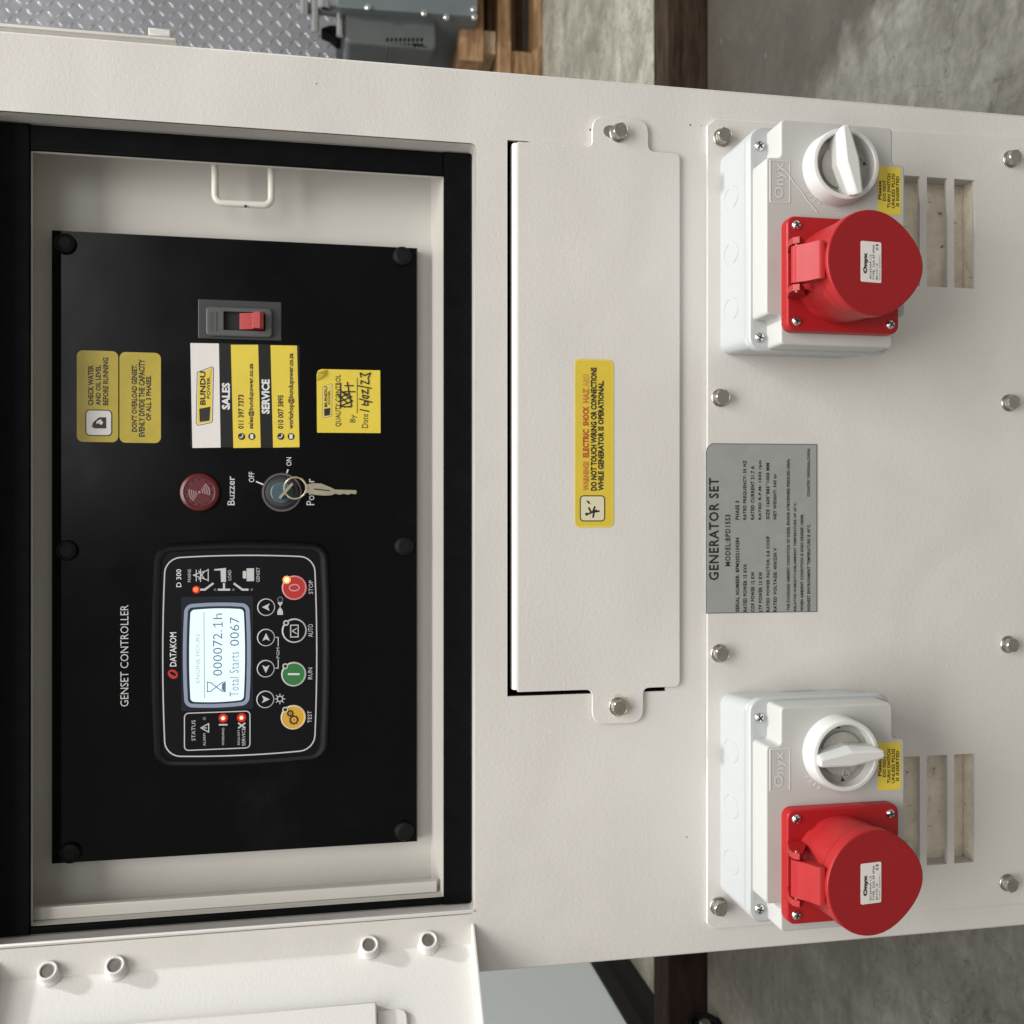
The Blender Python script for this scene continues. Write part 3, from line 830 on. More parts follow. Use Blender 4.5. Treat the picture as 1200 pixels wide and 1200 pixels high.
button(311, 819.5, .0079, FACE, SILVER, arrow(311, 819.5, 1, 0))
def f_stop(m, z):
    c = at(345, 688.7, z); m.outline([(c[0] + .0034 * math.cos(a), c[1] + .0050 * math.sin(a)) for a in [2 * PI * k / 24 for k in range(24)]], .0011, z, BTNPINK)
    m.disc(336, 679.5, .0036, z + .0004, LEDAMB, 20); m.disc(336, 679.5, .0021, z + .0006, LEDAMBHOT, 16)
def f_auto(m, z):
    m.outline(rrect(*rect(340, 732, 350, 747, z)), .0009, z, SILVER); m.line([(347.5, 742.5), (342.5, 739.5), (347.5, 736.5)], .0008, z + .0001, SILVER)
    m.disc(335.2, 730, .0026, z + .0002, SILVER, 18); m.disc(335.2, 730, .0014, z + .0003, VOID, 14)
def f_run(m, z):
    m.line([(338, 790), (350.5, 790)], .0016, z, WHITEP); m.disc(334.3, 780.7, .0026, z + .0002, SILVER, 18); m.disc(334.3, 780.7, .0015, z + .0003, VOID, 14)
def f_test(m, z):
    for cx, cy, r, k in ((340, 836, .0021, 8), (344.3, 843.7, .0032, 10)):
        m.ring(cx, cy, r, .0011, z, BLACKP, 20)
        c = at(cx, cy, z)
        for i in range(k):
            a = 2 * PI * i / k; e = (c[0] + (r + .0008) * math.cos(a), c[1] + (r + .0008) * math.sin(a)); m.flat(circle(*e, .0005, 6), z + .00005, BLACKP)
        m.flat(circle(*c, .0006, 8), z, BLACKP)
    m.disc(334.2, 831.7, .0026, z + .0002, CREAM, 18); m.disc(334.2, 831.7, .0016, z + .0003, VOID, 14)
button(345, 688.7, .0111, BTNRED, BTNPINK, f_stop)
button(345, 739, .0111, FACE, SILVER, f_auto)
button(344.3, 790, .0111, BTNGREEN, SILVER, f_run)
button(343.8, 840.5, .0111, BTNYEL, CREAM, f_test)
for cx, cy in ((229.5, 690.8), (261.5, 841.5), (283, 841)):
    m = MB(); c = at(cx, cy, nf)
    m.loft([(circle(*c, .0021, 18), nf + .0001), (circle(*c, .0016, 18), nf + .0008), (circle(*c, .0012, 18), nf + .0010)], LEDRED, False, False)
    m.flat(circle(*c, .0012, 14), nf + .0010, LEDHOT if cy > 700 else LEDRED)
    m.build('indicator_light', ctl)

# ------------------------------------------------------------------ bolts
def hexhead():
    m = MB()
    m.loft([(circle(0, 0, .0083, 28), 0), (circle(0, 0, .0083, 28), .0012), (circle(0, 0, .0079, 28), .0016)], STEEL)
    m.loft([(circle(0, 0, .0070, 28), .0016), (circle(0, 0, .0070, 28), .0034), (circle(0, 0, .0064, 28), .0036)], STEEL)
    hx = [(.0073 * math.cos(R(60 * k)), .0073 * math.sin(R(60 * k))) for k in range(6)]
    hx2 = []
    for k in range(6):
        a, b = hx[k], hx[(k + 1) % 6]
        hx2 += [(a[0] + (b[0] - a[0]) * j / 4, a[1] + (b[1] - a[1]) * j / 4) for j in range(4)]
    top = [(.0062 * math.cos(math.atan2(y, x)), .0062 * math.sin(math.atan2(y, x))) for x, y in hx2]
    m.loft([(hx2, .0036), (hx2, .0084), (top, .0092), ([(x * .92, y * .92) for x, y in top], .0090)], STEEL)
    return m
BOLT = None
def bolt(px, py, parent, n, k):
    global BOLT
    u, v = at(px, py, n + .009)
    if BOLT is None:
        BOLT = hexhead().build('hex_bolt', parent, origin=P(0, 0, 0)); BOLT.location = P(u, v, n) - ORG[parent.name]; BOLT.rotation_euler = (0, R(13), 0); return BOLT
    return put(BOLT, parent, P(u, v, n), (0, R((k * 37) % 60), R(0)))

# ------------------------------------------------------------------ cover plate with warning sticker
NV = .0042
def U(px, py, n=NV): return at(px, py, n)
tu1 = U(726, 138)[0]; bu0 = U(726, 848)[0]
su0, sv0, su1, sv1 = rect(606.5, 172.5, 797, 808, NV)
pts = [(su0, sv0), (su1 - .0002, sv0), (su1 - .0002, U(760, 180)[1]), (tu1, U(760, 150)[1]), (tu1, U(694, 150)[1]), (su1, U(694, 175)[1]), (su1, sv1), (su0, sv1),
       (su0, U(694, 810)[1]), (bu0, U(694, 835)[1]), (bu0, U(754, 835)[1]), (su0, U(754, 810)[1])]
m = MB()
out = round_poly(pts, [.006, .006, .006, .012, .012, .006, .001, .001, .006, .012, .012, .006], 4)
m.prism(out, .0008, NV, POWDER, .0007, 3, cap0=True)
# rounded fold along its upper edge
prof = [(sv1 - .0006, -.010), (sv1 + .0042, -.010), (sv1 + .0042, -.0005), (sv1 + .0034, .0020), (sv1 + .0018, .0036), (sv1 - .0002, .0041), (sv1 - .0008, .0041)]
k = len(prof)
m.add([(su0 + .002, a, b) for a, b in prof] + [(su1 - .001, a, b) for a, b in prof], [tuple(range(k)), tuple(reversed(range(k, 2 * k)))] + [(i, (i + 1) % k, k + (i + 1) % k, k + i) for i in range(k)], POWDER)
slot = at(715, 154, NV)
m.flat([(slot[0] + .0055 * math.cos(a), slot[1] + .0062 * math.sin(a)) for a in [2 * PI * i / 20 for i in range(20)]], NV + .0002, STEEL)
rs = at(727, 828, NV)
m.flat([(rs[0] + (.0098 + .0016 * math.sin(5 * a)) * math.cos(a) + .0006, rs[1] + (.0098 + .0018 * math.cos(3 * a)) * math.sin(a)) for a in [2 * PI * i / 30 for i in range(30)]], NV + .0002, mat('faint_rust_mark', (.53, .45, .34), .6, var=.12, vscale=150))
cover = m.build('cover_plate', gen)
bolt(728, 152, cover, NV, 1); bolt(727, 830, cover, NV, 2)
m = MB(); s1 = NV + .0004; q = s1 + .0003
bb = rect(673.5, 421, 719, 618, s1)
m.prism(rrect(*bb, .005), NV + .0001, s1, YELLOW, 0)
m.outline(rrect(*bb, .005), .0016, s1 + .0001, YELLOWB)
words = [('WARNING!', 575, 541, ORANGEP), ('ELECTRIC', 536, 503, REDP), ('SHOCK', 499, 476, REDP), ('HAZ', 472, 455, ORANGEP), ('ARD', 453.5, 438, FADEDP)]
for t_, ya, yb, mm in words: m.text(t_, (683, yb, 690, ya), q, mm, .04)
m.text('DO NOT TOUCH WIRING OR CONNECTIONS', (692.3, 430.5, 699.3, 575), q, BLACKP, .04)
m.text('WHILE GENERATOR IS OPERATIONAL.', (700.8, 446, 707.5, 575), q, BLACKP, .04)
bx = rrect(*rect(679.5, 580.5, 709, 611, q), .0035)
m.flat(bx, q, BLACKP); m.flat(inset(bx, .0009), q + .0001, CREAM)
for i, l in enumerate(([(690, 602), (699, 598)], [(695, 600), (702, 599)], [(693, 601), (690, 595)], [(695, 599), (697, 594)], [(696, 600), (695, 606)])):
    m.line(l, .0016, q + .0002 + .00002 * i, BLACKP)
m.disc(687.5, 602.5, .0014, q + .0003, BLACKP, 12)
m.pflat([(687, 586), (691, 588), (691, 590), (694, 591), (689, 590)], q + .0003, BLACKP)
m.build('shock_warning_sticker', cover)

# ------------------------------------------------------------------ socket plate
NS = .0042
SU0, SU1, SVT = -.3825, .3615, .5742
pts = [(SU0, .17), (SU1 + .003, .17), (SU1 + .003, .30), (SU1, SVT - .008), (SU1 - .007, SVT), (SU0 + .005, SVT), (SU0, SVT - .006)]
slots = []
for cu in (.2685, -.286):
    for v0 in (.3012, .3303, .3594, .3885): slots.append(rrect(cu - .0525, v0, cu + .0525, v0 + .0218, .0008, 2))
m = MB(); m.prism(pts, .0003, NS, POWDER, .0007, 2, holes=slots)
# folded returns that give each slot its depth
splate = m.build('socket_plate', gen)
for cu in (.2685, -.286):
    m = MB()
    o = [(cu - .056, .290), (cu + .056, .290), (cu + .056, .413), (cu - .056, .413)]
    nb = .0006
    m.add([(cu - .054, .299, nb), (cu + .054, .299, nb), (cu + .054, .299, -.0165), (cu - .054, .299, -.0165)], [(0, 1, 2, 3)], DUCT)
    m.box(cu - .058, .298, -.05, cu + .058, .413, -.017, DUCT)
    m.box(cu + .0535, .2992, -.0168, cu + .056, .413, nb - .001, POWDER_IN)
    m.box(cu - .056, .2992, -.0168, cu - .0535, .413, nb - .001, POWDER_IN)
    m.build('air_duct_lining', gen)
for i, (px, py) in enumerate(((850, 157.5), (848, 465), (847, 767), (846, 1066), (1191, 183), (1189, 471), (1188, 756.5), (1187, 1038))):
    bolt(px, py, splate, NS, i + 3)

# nameplate
m = MB(); n0 = NS + .0006
b = [at(x, y, n0) for x, y in ((827, 719), (957.5, 717), (957.5, 520.5), (834, 519.5), (829, 524), (827, 530))]
m.prism(b, NS + .0001, n0, NAMEPL, .0003, 1)
m.outline(b, .0007, n0 + .0001, GREYP)
q = n0 + .0003
m.text('GENERATOR SET', (830.8, 560, 842.3, 680), q, BLACKP, .02, 1.12)
m.text('MODEL:BPD15S3', (849.8, 603, 856, 663.5), q, BLACKP, .02, 1.15)
rows = [('SERIAL NUMBER: BPM2022134284', 862, 866.3, 630, 717), ('RATED POWER 15 KVA', 871, 875.3, 661, 717), ('COP POWER 12 KW', 880, 884.2, 670, 717), ('LTP POWER 13 KW', 889, 893.2, 670, 717), ('RATED POWER FACTOR: 0.8 COS\u03a6', 897.8, 902, 628, 717), ('RATED VOLTAGE: 400/230 V', 906.3, 910.3, 642, 717),
        ('PHASE 3', 861.8, 866.3, 587, 609), ('RATED FREQUENCY: 50 HZ', 870.8, 875.3, 539.5, 609), ('RATED CURRENT 21.7 A', 879.8, 884, 546, 609), ('RATED R.P.M: 1500 rpm', 888.8, 893, 539.5, 609), ('SIZE 1600*885*1000 MM', 897.6, 901.8, 542.5, 608.5), ('NET WEIGHT: 540 kg', 906.2, 911, 555.5, 608.5),
        ('THE STANDARD AMBIENT CONDITION OF DIESEL ENGINE ATMOSPHERE PRESSURE:100kPa', 922, 925.6, 538, 715.5), ('RELATIVE HUMIDITY:30%,AMBIENT TEMPERATURE OF 25\u00b0C.', 930, 933.6, 588.5, 716), ('WHEN AMBIENT CONDITION IS HIGH DEGREE 1000M.', 938, 941.5, 602.5, 716), ('HIGHEST ENVIRONMENT TEMPERATURE IS 40\u00b0C.', 945.8, 949.5, 614, 716), ('COUNTRY ORIGINAL:CHINA', 945.8, 949.3, 525.5, 582)]
for t_, xa, xb, ya, yb in rows: m.text(t_, (xa, ya, xb, yb), q, BLACKP, .032, 1.12)
m.build('nameplate', splate)

# ------------------------------------------------------------------ screws
def crosshead(r):
    m = MB()
    m.loft([(circle(0, 0, r, 20), 0), (circle(0, 0, r * .97, 20), r * .25), (circle(0, 0, r * .75, 20), r * .5), (circle(0, 0, r * .4, 20), r * .62)], CHROME)
    for a, b in ((.62, .14), (.14, .62)):
        m.box(-r * a, -r * b, r * .45, r * a, r * b, r * .66 + (.00002 if a > b else 0), DARKST)
    return m

# ------------------------------------------------------------------ interlocked socket units
SCR = {}
def screw(name_r, parent, u, v, n, ang):
    key = name_r
    if key not in SCR:
        o = crosshead(key).build('screw', parent, origin=P(0, 0, 0)); o.location = P(u, v, n) - ORG[parent.name]; o.rotation_euler = (0, R(ang), 0); SCR[key] = o; return o
    return put(SCR[key], parent, P(u, v, n), (0, R(ang), 0))

def socket_unit(cu, knob_dir, label, lines_extra):
    T = Matrix.Translation((cu, 0, 0))
    def MBu(): return MB(T)
    V0, V1 = .4235, .5572          # rim bottom / top
    HW = .0975
    m = MBu()
    b0 = rrect(-.0925, .4335, .0925, .5615, .010, 5)
    b1 = rrect(-.0952, .4260, .0952, .5590, .011, 5)
    r0 = rrect(-HW, V0, HW, V1, .012, 5)
    m.loft([(b0, NS), (b0, NS + .002), (b1, .0505), (r0, .0515), (r0, .0565), (inset(r0, .0012), .0578), (inset(r0, .0035), .0580)], WHITEPL, False, True)
    # knock-out marks pressed into the upper face
    for k in (-.055, -.005, .045):
        for s_ in (-1, 1):
            pth = []
            for j in range(9):
                a = R(-70 + 140 * j / 8)
                zc = .026 + .014 * s_ * math.cos(a) ; uu = k + .010 * math.sin(a)
                vv = .5615 + (.5590 - .5615) * (zc - .0052) / .0453
                pth.append((uu, vv + .0001, zc))
            m.tube(pth, .0004, WHITEPL, 6)
        m.tube([(k + .002, .5602 + .0001, .018), (k + .002, .5593 + .0001, .036)], .0004, WHITEPL, 6)
    box = m.build('socket_unit', gen)
    # raised lid with its four notched corners
    m = MBu()
    a0, a1, bu, c0, c1, cu_ = -.0955, .0945, .067, .4255, .5540, .0
    vt, vb = .5408, .4370
    pts = [(-.068, c0), (.063, c0), (.063, vb), (a1, vb), (a1, vt), (.062, vt), (.062, c1), (-.071, c1), (-.071, vt), (a0, vt), (a0, vb), (-.068, vb)]
    lid = round_poly(pts, .0042, 4)
    m.prism(lid, .0579, .0840, GREYPL, .0016, 3)
    nl = .0841
    # raised maker's frame and name, arrow by the switch
    lw = [(-1e9, 0)]
    def lb(x0, y0, x1, y1):
        z = rect(x0, y0, x1, y1, nl); return z[0] - .237, z[1], z[2] - .237, z[3]
    fx = lb(902, 188, 926, 238)
    o = rrect(*fx, .0012, 3); q_ = inset(o, .0008)
    m.prism(o, nl - .0004, nl + .0004, EMBOSS, .0002, 1, holes=[q_])
    vs, fs = glyphs('Onyx', 0.02)
    x0 = min(p[0] for p in vs); x1 = max(p[0] for p in vs); y0 = min(p[1] for p in vs); y1 = max(p[1] for p in vs)
    tx = lb(906.5, 191, 921.5, 233)
    m.add([(tx[0] + (p[0] - x0) / (x1 - x0) * (tx[2] - tx[0]), tx[1] + (p[1] - y0) / (y1 - y0) * (tx[3] - tx[1]), nl + .0004) for p in vs], fs, EMBOSS)
    kc = (.0549, .4895); kr = .0303
    for a_, rr in ((118, .0345), (126, .0345), (134, .0345), (142, .0350)):
        e = R(a_ + 10)
        p_ = (kc[0] + rr * math.cos(e), kc[1] + rr * math.sin(e))
        d_ = (math.cos(e), math.sin(e)); w = .0022
        m.tube([(p_[0] - d_[0] * w, p_[1] - d_[1] * w, nl), (p_[0] + d_[0] * w + .0015, p_[1] + d_[1] * w, nl)], .0004, EMBOSS, 6)
    m.tube([(kc[0] + .0345 * math.cos(R(t_)), kc[1] + .0345 * math.sin(R(t_)), nl) for t_ in range(152, 186, 4)], .0004, EMBOSS, 6)
    vs, fs = glyphs('OFF', 0.0)
    m.add([(.012 + p[0] * .006 - .0, .4850 + p[1] * .006, nl + .0002) for p in vs], fs, EMBOSS)
    m.build('lid', box)
    for su, sv, an in ((-.0855, .5480, 20), (.0805, .5480, 50), (-.0855, .4310, 10), (.0805, .4310, 70)):
        screw(.0046, box, cu + su, sv, .0578, an)
    # rotary switch: collar, dial, handle
    m = MBu(); z0, z1 = .0839, .1010
    C = lambda r, s=44: circle(kc[0], kc[1], r, s)
    m.loft([(C(kr + .0012), z0), (C(kr + .0008), z0 + .003), (C(kr), z1 - .0015), (C(kr - .0006), z1 - .0004), (C(kr - .0016), z1), (C(kr - .0036), z1), (C(kr - .0044), z1 - .0008), (C(kr - .0050), z1 - .011)], HANDLEPL, False, False)
    m.build('switch_collar', box)
    m = MBu()
    m.flat(C(kr - .0046), z1 - .0105, DIALGREY)
    m.loft([(C(.0188), z1 - .0105), (C(.0185), z1 - .0078), (C(.0172), z1 - .0074)], DIALGREY)
    D2 = Vector(knob_dir).normalized()
    px_ = Vector((-D2.y, D2.x))
    for s_ in (-1, 1):
        e = Vector(kc) + px_ * (.0225 * s_)
        m.flat([(e.x + .0022 * math.cos(a), e.y + .0022 * math.sin(a)) for a in (0.3, 2.2, 4.1)], z1 - .0102, VOID)
    e = Vector(kc) - px_ * .0165 + D2 * .002
    m.prism(circle(e.x, e.y, .0038, 18), z1 - .0075, z1 - .0068, DIALGREY, .0003, 1, holes=[circle(e.x, e.y, .0026, 18)])
    m.build('switch_dial', box)
    m = MBu()
    def blade(hl, w0, w1, dv=0):
        r_ = []
        for l_, w_ in ((-hl, w0), (-hl * .86, w0 * 1.25), (0, w1), (hl * .86, w0 * 1.25), (hl, w0)):
            r_.append((l_, w_))
        p_ = [(l_, -w_) for l_, w_ in r_] + [(l_, w_) for l_, w_ in reversed(r_)]
        o_ = [(kc[0] + D2.x * a + px_.x * b, kc[1] + D2.y * a + px_.y * b) for a, b in p_]
        return round_poly(o_, .0016, 3)
    m.loft([(blade(.0268, .0045, .0098), z1 - .0105), (blade(.0268, .0042, .0092), z1 + .0010), (blade(.0285, .0038, .0075), z1 + .0060), (blade(.0288, .0030, .0060), z1 + .0092), (blade(.0278, .0018, .0046), z1 + .0100)], HANDLEPL)
    m.build('switch_handle', box)
    # caution sticker
    m = MBu(); ls = .0843
    sb_ = (.0440 - .0005, .4290, .0850 - .0195 + .0195 - .0005, .4505)
    sb_ = (.0195, .4295, .0605, .4510)
    m.prism(rrect(*sb_, .0008, 2), .0840, ls, YELLOWB, 0)
    W_ = sb_[2] - sb_[0]; H_ = sb_[3] - sb_[1]
    for t_, fy, fw in (('Please', .86, .40), ('DO NOT', .66, .44), ('TURN SWITCH', .46, .72), ('UNLESS PLUG', .27, .72), ('IS INSERTED', .08, .64)):
        vs, fs = glyphs(t_, .02)
        x0 = min(p[0] for p in vs); x1 = max(p[0] for p in vs); y0 = min(p[1] for p in vs); y1 = max(p[1] for p in vs)
        a = sb_[0] + W_ * (.5 - fw / 2); b = sb_[1] + H_ * fy
        m.add([(a + (p[0] - x0) / (x1 - x0) * W_ * fw, b + (p[1] - y0) / (y1 - y0) * H_ * .14, ls + .0003) for p in vs], fs, BLACKP)
    m.build('switch_caution_sticker', box)
    # red flange
    fu = -.0375
    m = MBu()
    f0 = rrect(fu - .0480, .4375, fu + .0480, .5400, .0075, 6)
    m.prism(f0, .0838, .0945, RED, .0018, 3)
    m.build('socket_flange', box)
    for su, sv, an in ((-.0400, .5318, 15), (.0400, .5318, 60), (-.0400, .4457, 35), (.0400, .4457, 80)):
        screw(.0041, box, cu + fu + su, sv, .0944, an)
    # body, tilted slightly downwards
    tilt = R(6)
    Mt = T @ Matrix.Translation((fu, .4925, .0944)) @ Matrix.Rotation(tilt, 4, 'X')
    m = MB(Mt); rb = .0402
    m.loft([(circle(0, 0, rb + .0008, 56), -.006), (circle(0, 0, rb + .0008, 56), .0325), (circle(0, 0, rb - .0008, 56), .0335), (circle(0, 0, rb - .0008, 56), .0345)], REDLIT, False, False)
    m.build('socket_body', box)
    m = MB(Mt); rcap = .0424
    def drop(r, tip):
        pts = []
        for k in range(64):
            a = 2 * PI * k / 64; x, y = math.sin(a) * r, math.cos(a) * r
            if y < 0:
                w = max(0.0, (abs(y) / r - .35) / .65) ** 1.9
                y -= tip * w; x *= 1 - .10 * w
            pts.append((x, y))
        return pts[::-1]
    dp = drop(rcap, .0056)
    m.loft([(inset(dp, .0015), .0340), (dp, .0352), (dp, .0438), (inset(dp, .0006), .0446)], REDLIT, True, False)
    m.loft([(inset(dp, .0006), .0446), (inset(dp, .0013), .0449)], REDCAP, False, True)
    cap = m.build('socket_cap', box)
    # rating label on the cap
    m = MB(Mt); lz = .0453
    lr = (-.0160, -.0072, .0165, .0118)
    m.prism(rrect(*lr, .0012, 3), .0449, lz, WHITEV, 0)
    def put_text(t_, fx0, fx1, fy0, fy1, bold, mm):
        vs, fs = glyphs(t_, bold)
        x0 = min(p[0] for p in vs); x1 = max(p[0] for p in vs); y0 = min(p[1] for p in vs); y1 = max(p[1] for p in vs)
        wu, wv = lr[2] - lr[0], lr[3] - lr[1]
        m.add([(lr[0] + wu * (fx0 + (fx1 - fx0) * (p[0] - x0) / (x1 - x0)), lr[1] + wv * (fy0 + (fy1 - fy0) * (p[1] - y0) / (y1 - y0)), lz + .0003) for p in vs], fs, mm)
    put_text('Onyx', .20, .72, .66, .90, .055, BLACKP)
    put_text('IEC60309-1/2', .08, .68, .50, .59, 0, BLACKP); put_text('TYPE: 32A 5P IP44', .06, .92, .34, .44, 0, BLACKP)
    put_text('380-415V~ 6h', .06, .48, .19, .28, 0, BLACKP); put_text('C E', .80, .95, .16, .28, .03, BLACKP); put_text('50/60Hz  EN60309-2', .06, .70, .06, .13, -.01, GREYP)
    m.build('rating_label', box)
    # hinge: two lugs, pin and the strap that carries the cap
    su = fu + .0005; hw = .0150
    for s_ in (-1, 1):
        m = MB(T)
        u0 = su + s_ * (hw + .0040); x0, x1 = sorted((u0 - .0025, u0 + .0025))
        pr = [(.5365, .0940), (.5395, .0940), (.5475, .1130), (.5478, .1205), (.5440, .1245), (.5395, .1215), (.5290, .1060), (.5270, .0940)]
        k = len(pr)
        m.add([(x0, a, b) for a, b in pr] + [(x1, a, b) for a, b in pr], [tuple(range(k)), tuple(reversed(range(k, 2 * k)))] + [(i, k + i, k + (i + 1) % k, (i + 1) % k) for i in range(k)], RED)
        m.tube([(x0 - .0006, .5432, .1180), (x1 + .0006, .5432, .1180)], .0018, KEYMET, 12)
        m.build('hinge_lug', box)
    m = MB(T)
    pr = [(.5445, .1150), (.5465, .1175), (.5466, .1210), (.5445, .1240), (.5400, .1290), (.5352, .1385), (.5335, .1400), (.5300, .1400), (.5300, .1310), (.5345, .1225), (.5385, .1150)]
    k = len(pr)
    m.add([(su - hw, a, b) for a, b in pr] + [(su + hw, a, b) for a, b in pr], [tuple(range(k)), tuple(reversed(range(k, 2 * k)))] + [(i, k + i, k + (i + 1) % k, (i + 1) % k) for i in range(k)], REDLIT)
    m.tube([(su - hw + .0003, .5432, .1180), (su + hw - .0003, .5432, .1180)], .0044, REDLIT, 18)
    m.build('hinge_strap', box, sharp=50)
    box['label'] = label
    return box
Ut = socket_unit(.2370, (1, .22), 'socket unit near the right edge, its white switch handle turned crosswise', None)
Ul = socket_unit(-.2592, (.09, -1), 'socket unit near the left edge, its white switch handle turned upright', None)

# a pale swarf thread lying across the right socket unit
m = MB(); th = [(917, 197), (923, 203), (930, 214), (938, 223), (945, 234), (953, 243), (958, 249)]
m.tube([(*at(x, y, .0846), .0846) for x, y in th], .0004, EMBOSS, 6)
m.build('thread', Ut)

# ------------------------------------------------------------------ open control door
dS, hF = Vector((-.719, 0, .695)).normalized(), .021
dN = Vector((dS.z, 0, -dS.x))
o_ = at(280, 1085.5, 0)
base = Vector((o_[0], 0, 0)) - dN * hF
Md = Matrix(((-dS.x, 0, dN.x, base.x), (-dS.y, 1, dN.y, 0), (-dS.z, 0, dN.z, base.z), (0, 0, 0, 1)))
CV = Vector((0, HCAM, DIST))
def door_at(px, py, h=0.0):
    b = (600 - px) / FPX; a = (600 - py) / FPX
    c, s = math.cos(TH), math.sin(TH)
    d = Vector((a, -s + b * c, -(c + b * s)))
    t = (h - dN.dot(CV - base)) / dN.dot(d)
    p = CV + d * t
    return (-dS.dot(p - base), p.y)
DV0, DV1, DL = .7893, 1.1810, .62
m = MB(Md)
m.box(-DL, DV0, -.0015, 0, DV1, 0.0, DOORPAINT, .0004)
m.box(-.0022, DV0, .0001, 0, DV1, hF, DOORPAINT, .0009)
m.box(-DL, DV0, .0001, -.0024, DV0 + .0026, .0125, DOORPAINT, .0009)
m.box(-DL, DV1 - .0022, .0001, -.0024, DV1, .0125, DOORPAINT, .0009)
m.box(-DL, DV0 + .0024, .0001, -DL + .0022, DV1 - .0024, hF, DOORPAINT, .0009)
door = m.build('control_door', gen)
STUD = None
for i, (px, py) in enumerate(((55.5, 1137), (134.5, 1130.5), (433, 1106.5), (502.5, 1101))):
    hs = .0108
    x, v = door_at(px, py, hs)
    if STUD is None:
        R3 = Matrix(((-dS.x, 0, dN.x, 0), (-dS.y, 1, dN.y, 0), (-dS.z, 0, dN.z, 0), (0, 0, 0, 1)))
        m = MB(R3); C = lambda r: circle(0, 0, r, 32)
        m.loft([(C(.0094), 0.0), (C(.0094), .0016), (C(.0086), .0024), (C(.0082), .0028), (C(.0082), .0040), (C(.0077), .0044), (C(.0077), .0102), (C(.0071), hs), (C(.0060), hs), (C(.0056), .0102), (C(.0056), .004)], DOORPAINT, False, True)
        m.loft([(C(.0053), .0041), (C(.0053), .0086), (C(.0046), .0092)], STEEL)
        m.loft([(C(.0028), .00925), (C(.0026), .0075)], STEEL, False, True)
        STUD = m.build('door_stud', door, origin=P(0, 0, 0))
        q = Md @ Vector((x, v, 0)); STUD.location = P(q.x, q.y, q.z) - ORG[door.name]
    else:
        q = Md @ Vector((x, v, 0)); put(STUD, door, P(q.x, q.y, q.z))
m = MB(Md)
c1 = door_at(441, 1173, .010)
m.prism(rrect(-.45, c1[1], c1[0], DV1 - .02), .0002, .010, DOORPAINT, .0015, 3)
pk = m.build('document_pocket', door)
m = MB(Md)
c2 = door_at(477, 1181, .003)
m.prism(round_poly([(-.30, c2[1]), (c2[0], c2[1]), (c2[0], c1[1] - .0005), (-.30, c1[1] - .0005)], [0, .008, 0, 0], 5), .0002, .0032, DOORPAINT, .0012, 3)
m.build('pocket_tongue', door)

# ------------------------------------------------------------------ what stands behind the set
def wbox(m, x0, x1, y0, y1, z0, z1, mt, bev=.003):
    m.box(x0, z0, -y1, x1, z1, -y0, mt, bev)

# long bearer timber on the floor just behind the set
TIMBERL = wood('shade_painted_timber', (.004, .002, .0015), (.022, .011, .008), (.9, 7, 7), 7)  # darker wood for the left end, shade of the machines painted in
m = MB(); wbox(m, -1.325, -.30, 1.43, 1.535, 0.001, .102, TIMBERL, .004)
t_ = m.build('bearer_timber_shaded', None, origin=(-.8, 1.48, 0)); tag(t_, 'nearly black bearer timber, darkened by painted shade, on the floor beside the pale grey cabinet', 'timber')
m = MB(); wbox(m, -.20, 2.3, 1.43, 1.535, 0.001, .102, WOODD, .004)
t_ = m.build('bearer_timber', None, origin=(0.4, 1.48, 0)); tag(t_, 'long dark brown timber lying on the floor in front of the pallet', 'timber')

# second machine to the left: only its flank and black skid show
nb = empty('neighbour_machine', (-1.75, 1.6, 0), 'pale grey cabinet on a black skid standing to the left of the generator', 'cabinet')
m = MB(); wbox(m, -2.15, -1.337, .55, 2.7, .142, 1.25, PALE, .004); m.build('cabinet_body', nb)
m = MB(); wbox(m, -2.15, -1.330, .55, 2.7, .102, .1395, BLACKST, .003); wbox(m, -2.12, -1.365, .58, 2.67, .001, .1015, BLACKST, .002); m.build('skid_frame', nb)
# small rubber roller on the floor beside the skid
f = Vector((-1.215, 1.285, 0))
ro = empty('rubber_roller', (f.x, f.y + .06, 0), 'dark rubber roller wheel on the floor below the open door', 'wheel')
m = MB(Matrix.Translation((f.x - .01, .046, -(f.y + .06))) @ Matrix.Rotation(R(72), 4, 'Y'))
C = lambda r: circle(0, 0, r, 36)
m.loft([(C(.030), -.030), (C(.040), -.030), (C(.0455), -.024), (C(.0455), .024), (C(.040), .030), (C(.030), .030), (C(.026), .024)], RUBBER, True, True)
m.build('tyre', ro)
m = MB(Matrix.Translation((f.x - .01, .046, -(f.y + .06))) @ Matrix.Rotation(R(72), 4, 'Y'))
m.loft([(circle(0, 0, .013, 20), .0241), (circle(0, 0, .013, 20), .036), (circle(0, 0, .009, 20), .038)], STEEL); m.build('hub', ro)

# pallet with a blue-grey machine
YP = 3.29
def pz(px): return at(px, 40, -YP)[1]
def pxx(py, px=590): return at(px, py, -YP)[0]
X0 = pxx(100, 610)
pal = empty('wooden_pallet', (2.6, YP + .5, 0), 'wooden pallet with dark gaps between blocks, carrying the blue grey machine', 'pallet')
ztop = pz(584); zmid = pz(599); zb = pz(626)
for k in range(4):
    y = YP + k * .28; m = MB(); wbox(m, X0 - .06, X0 + 1.5, y, y + .16, zmid + .001, ztop, WOOD, .003); m.build('deck_board', pal)
for k in range(3):
    for j in range(3):
        x = X0 + .0 + j * .68; y = YP + .012 + k * .44
        m = MB(); wbox(m, x, x + .15, y, y + .14, zb + .001, zmid, WOOD, .003); m.build('pallet_block', pal)
for k in range(3):
    y = YP + .004 + k * .44; m = MB(); wbox(m, X0 - .06, X0 + 1.5, y, y + .15, .002, zb, WOOD, .003); m.build('bottom_board', pal)
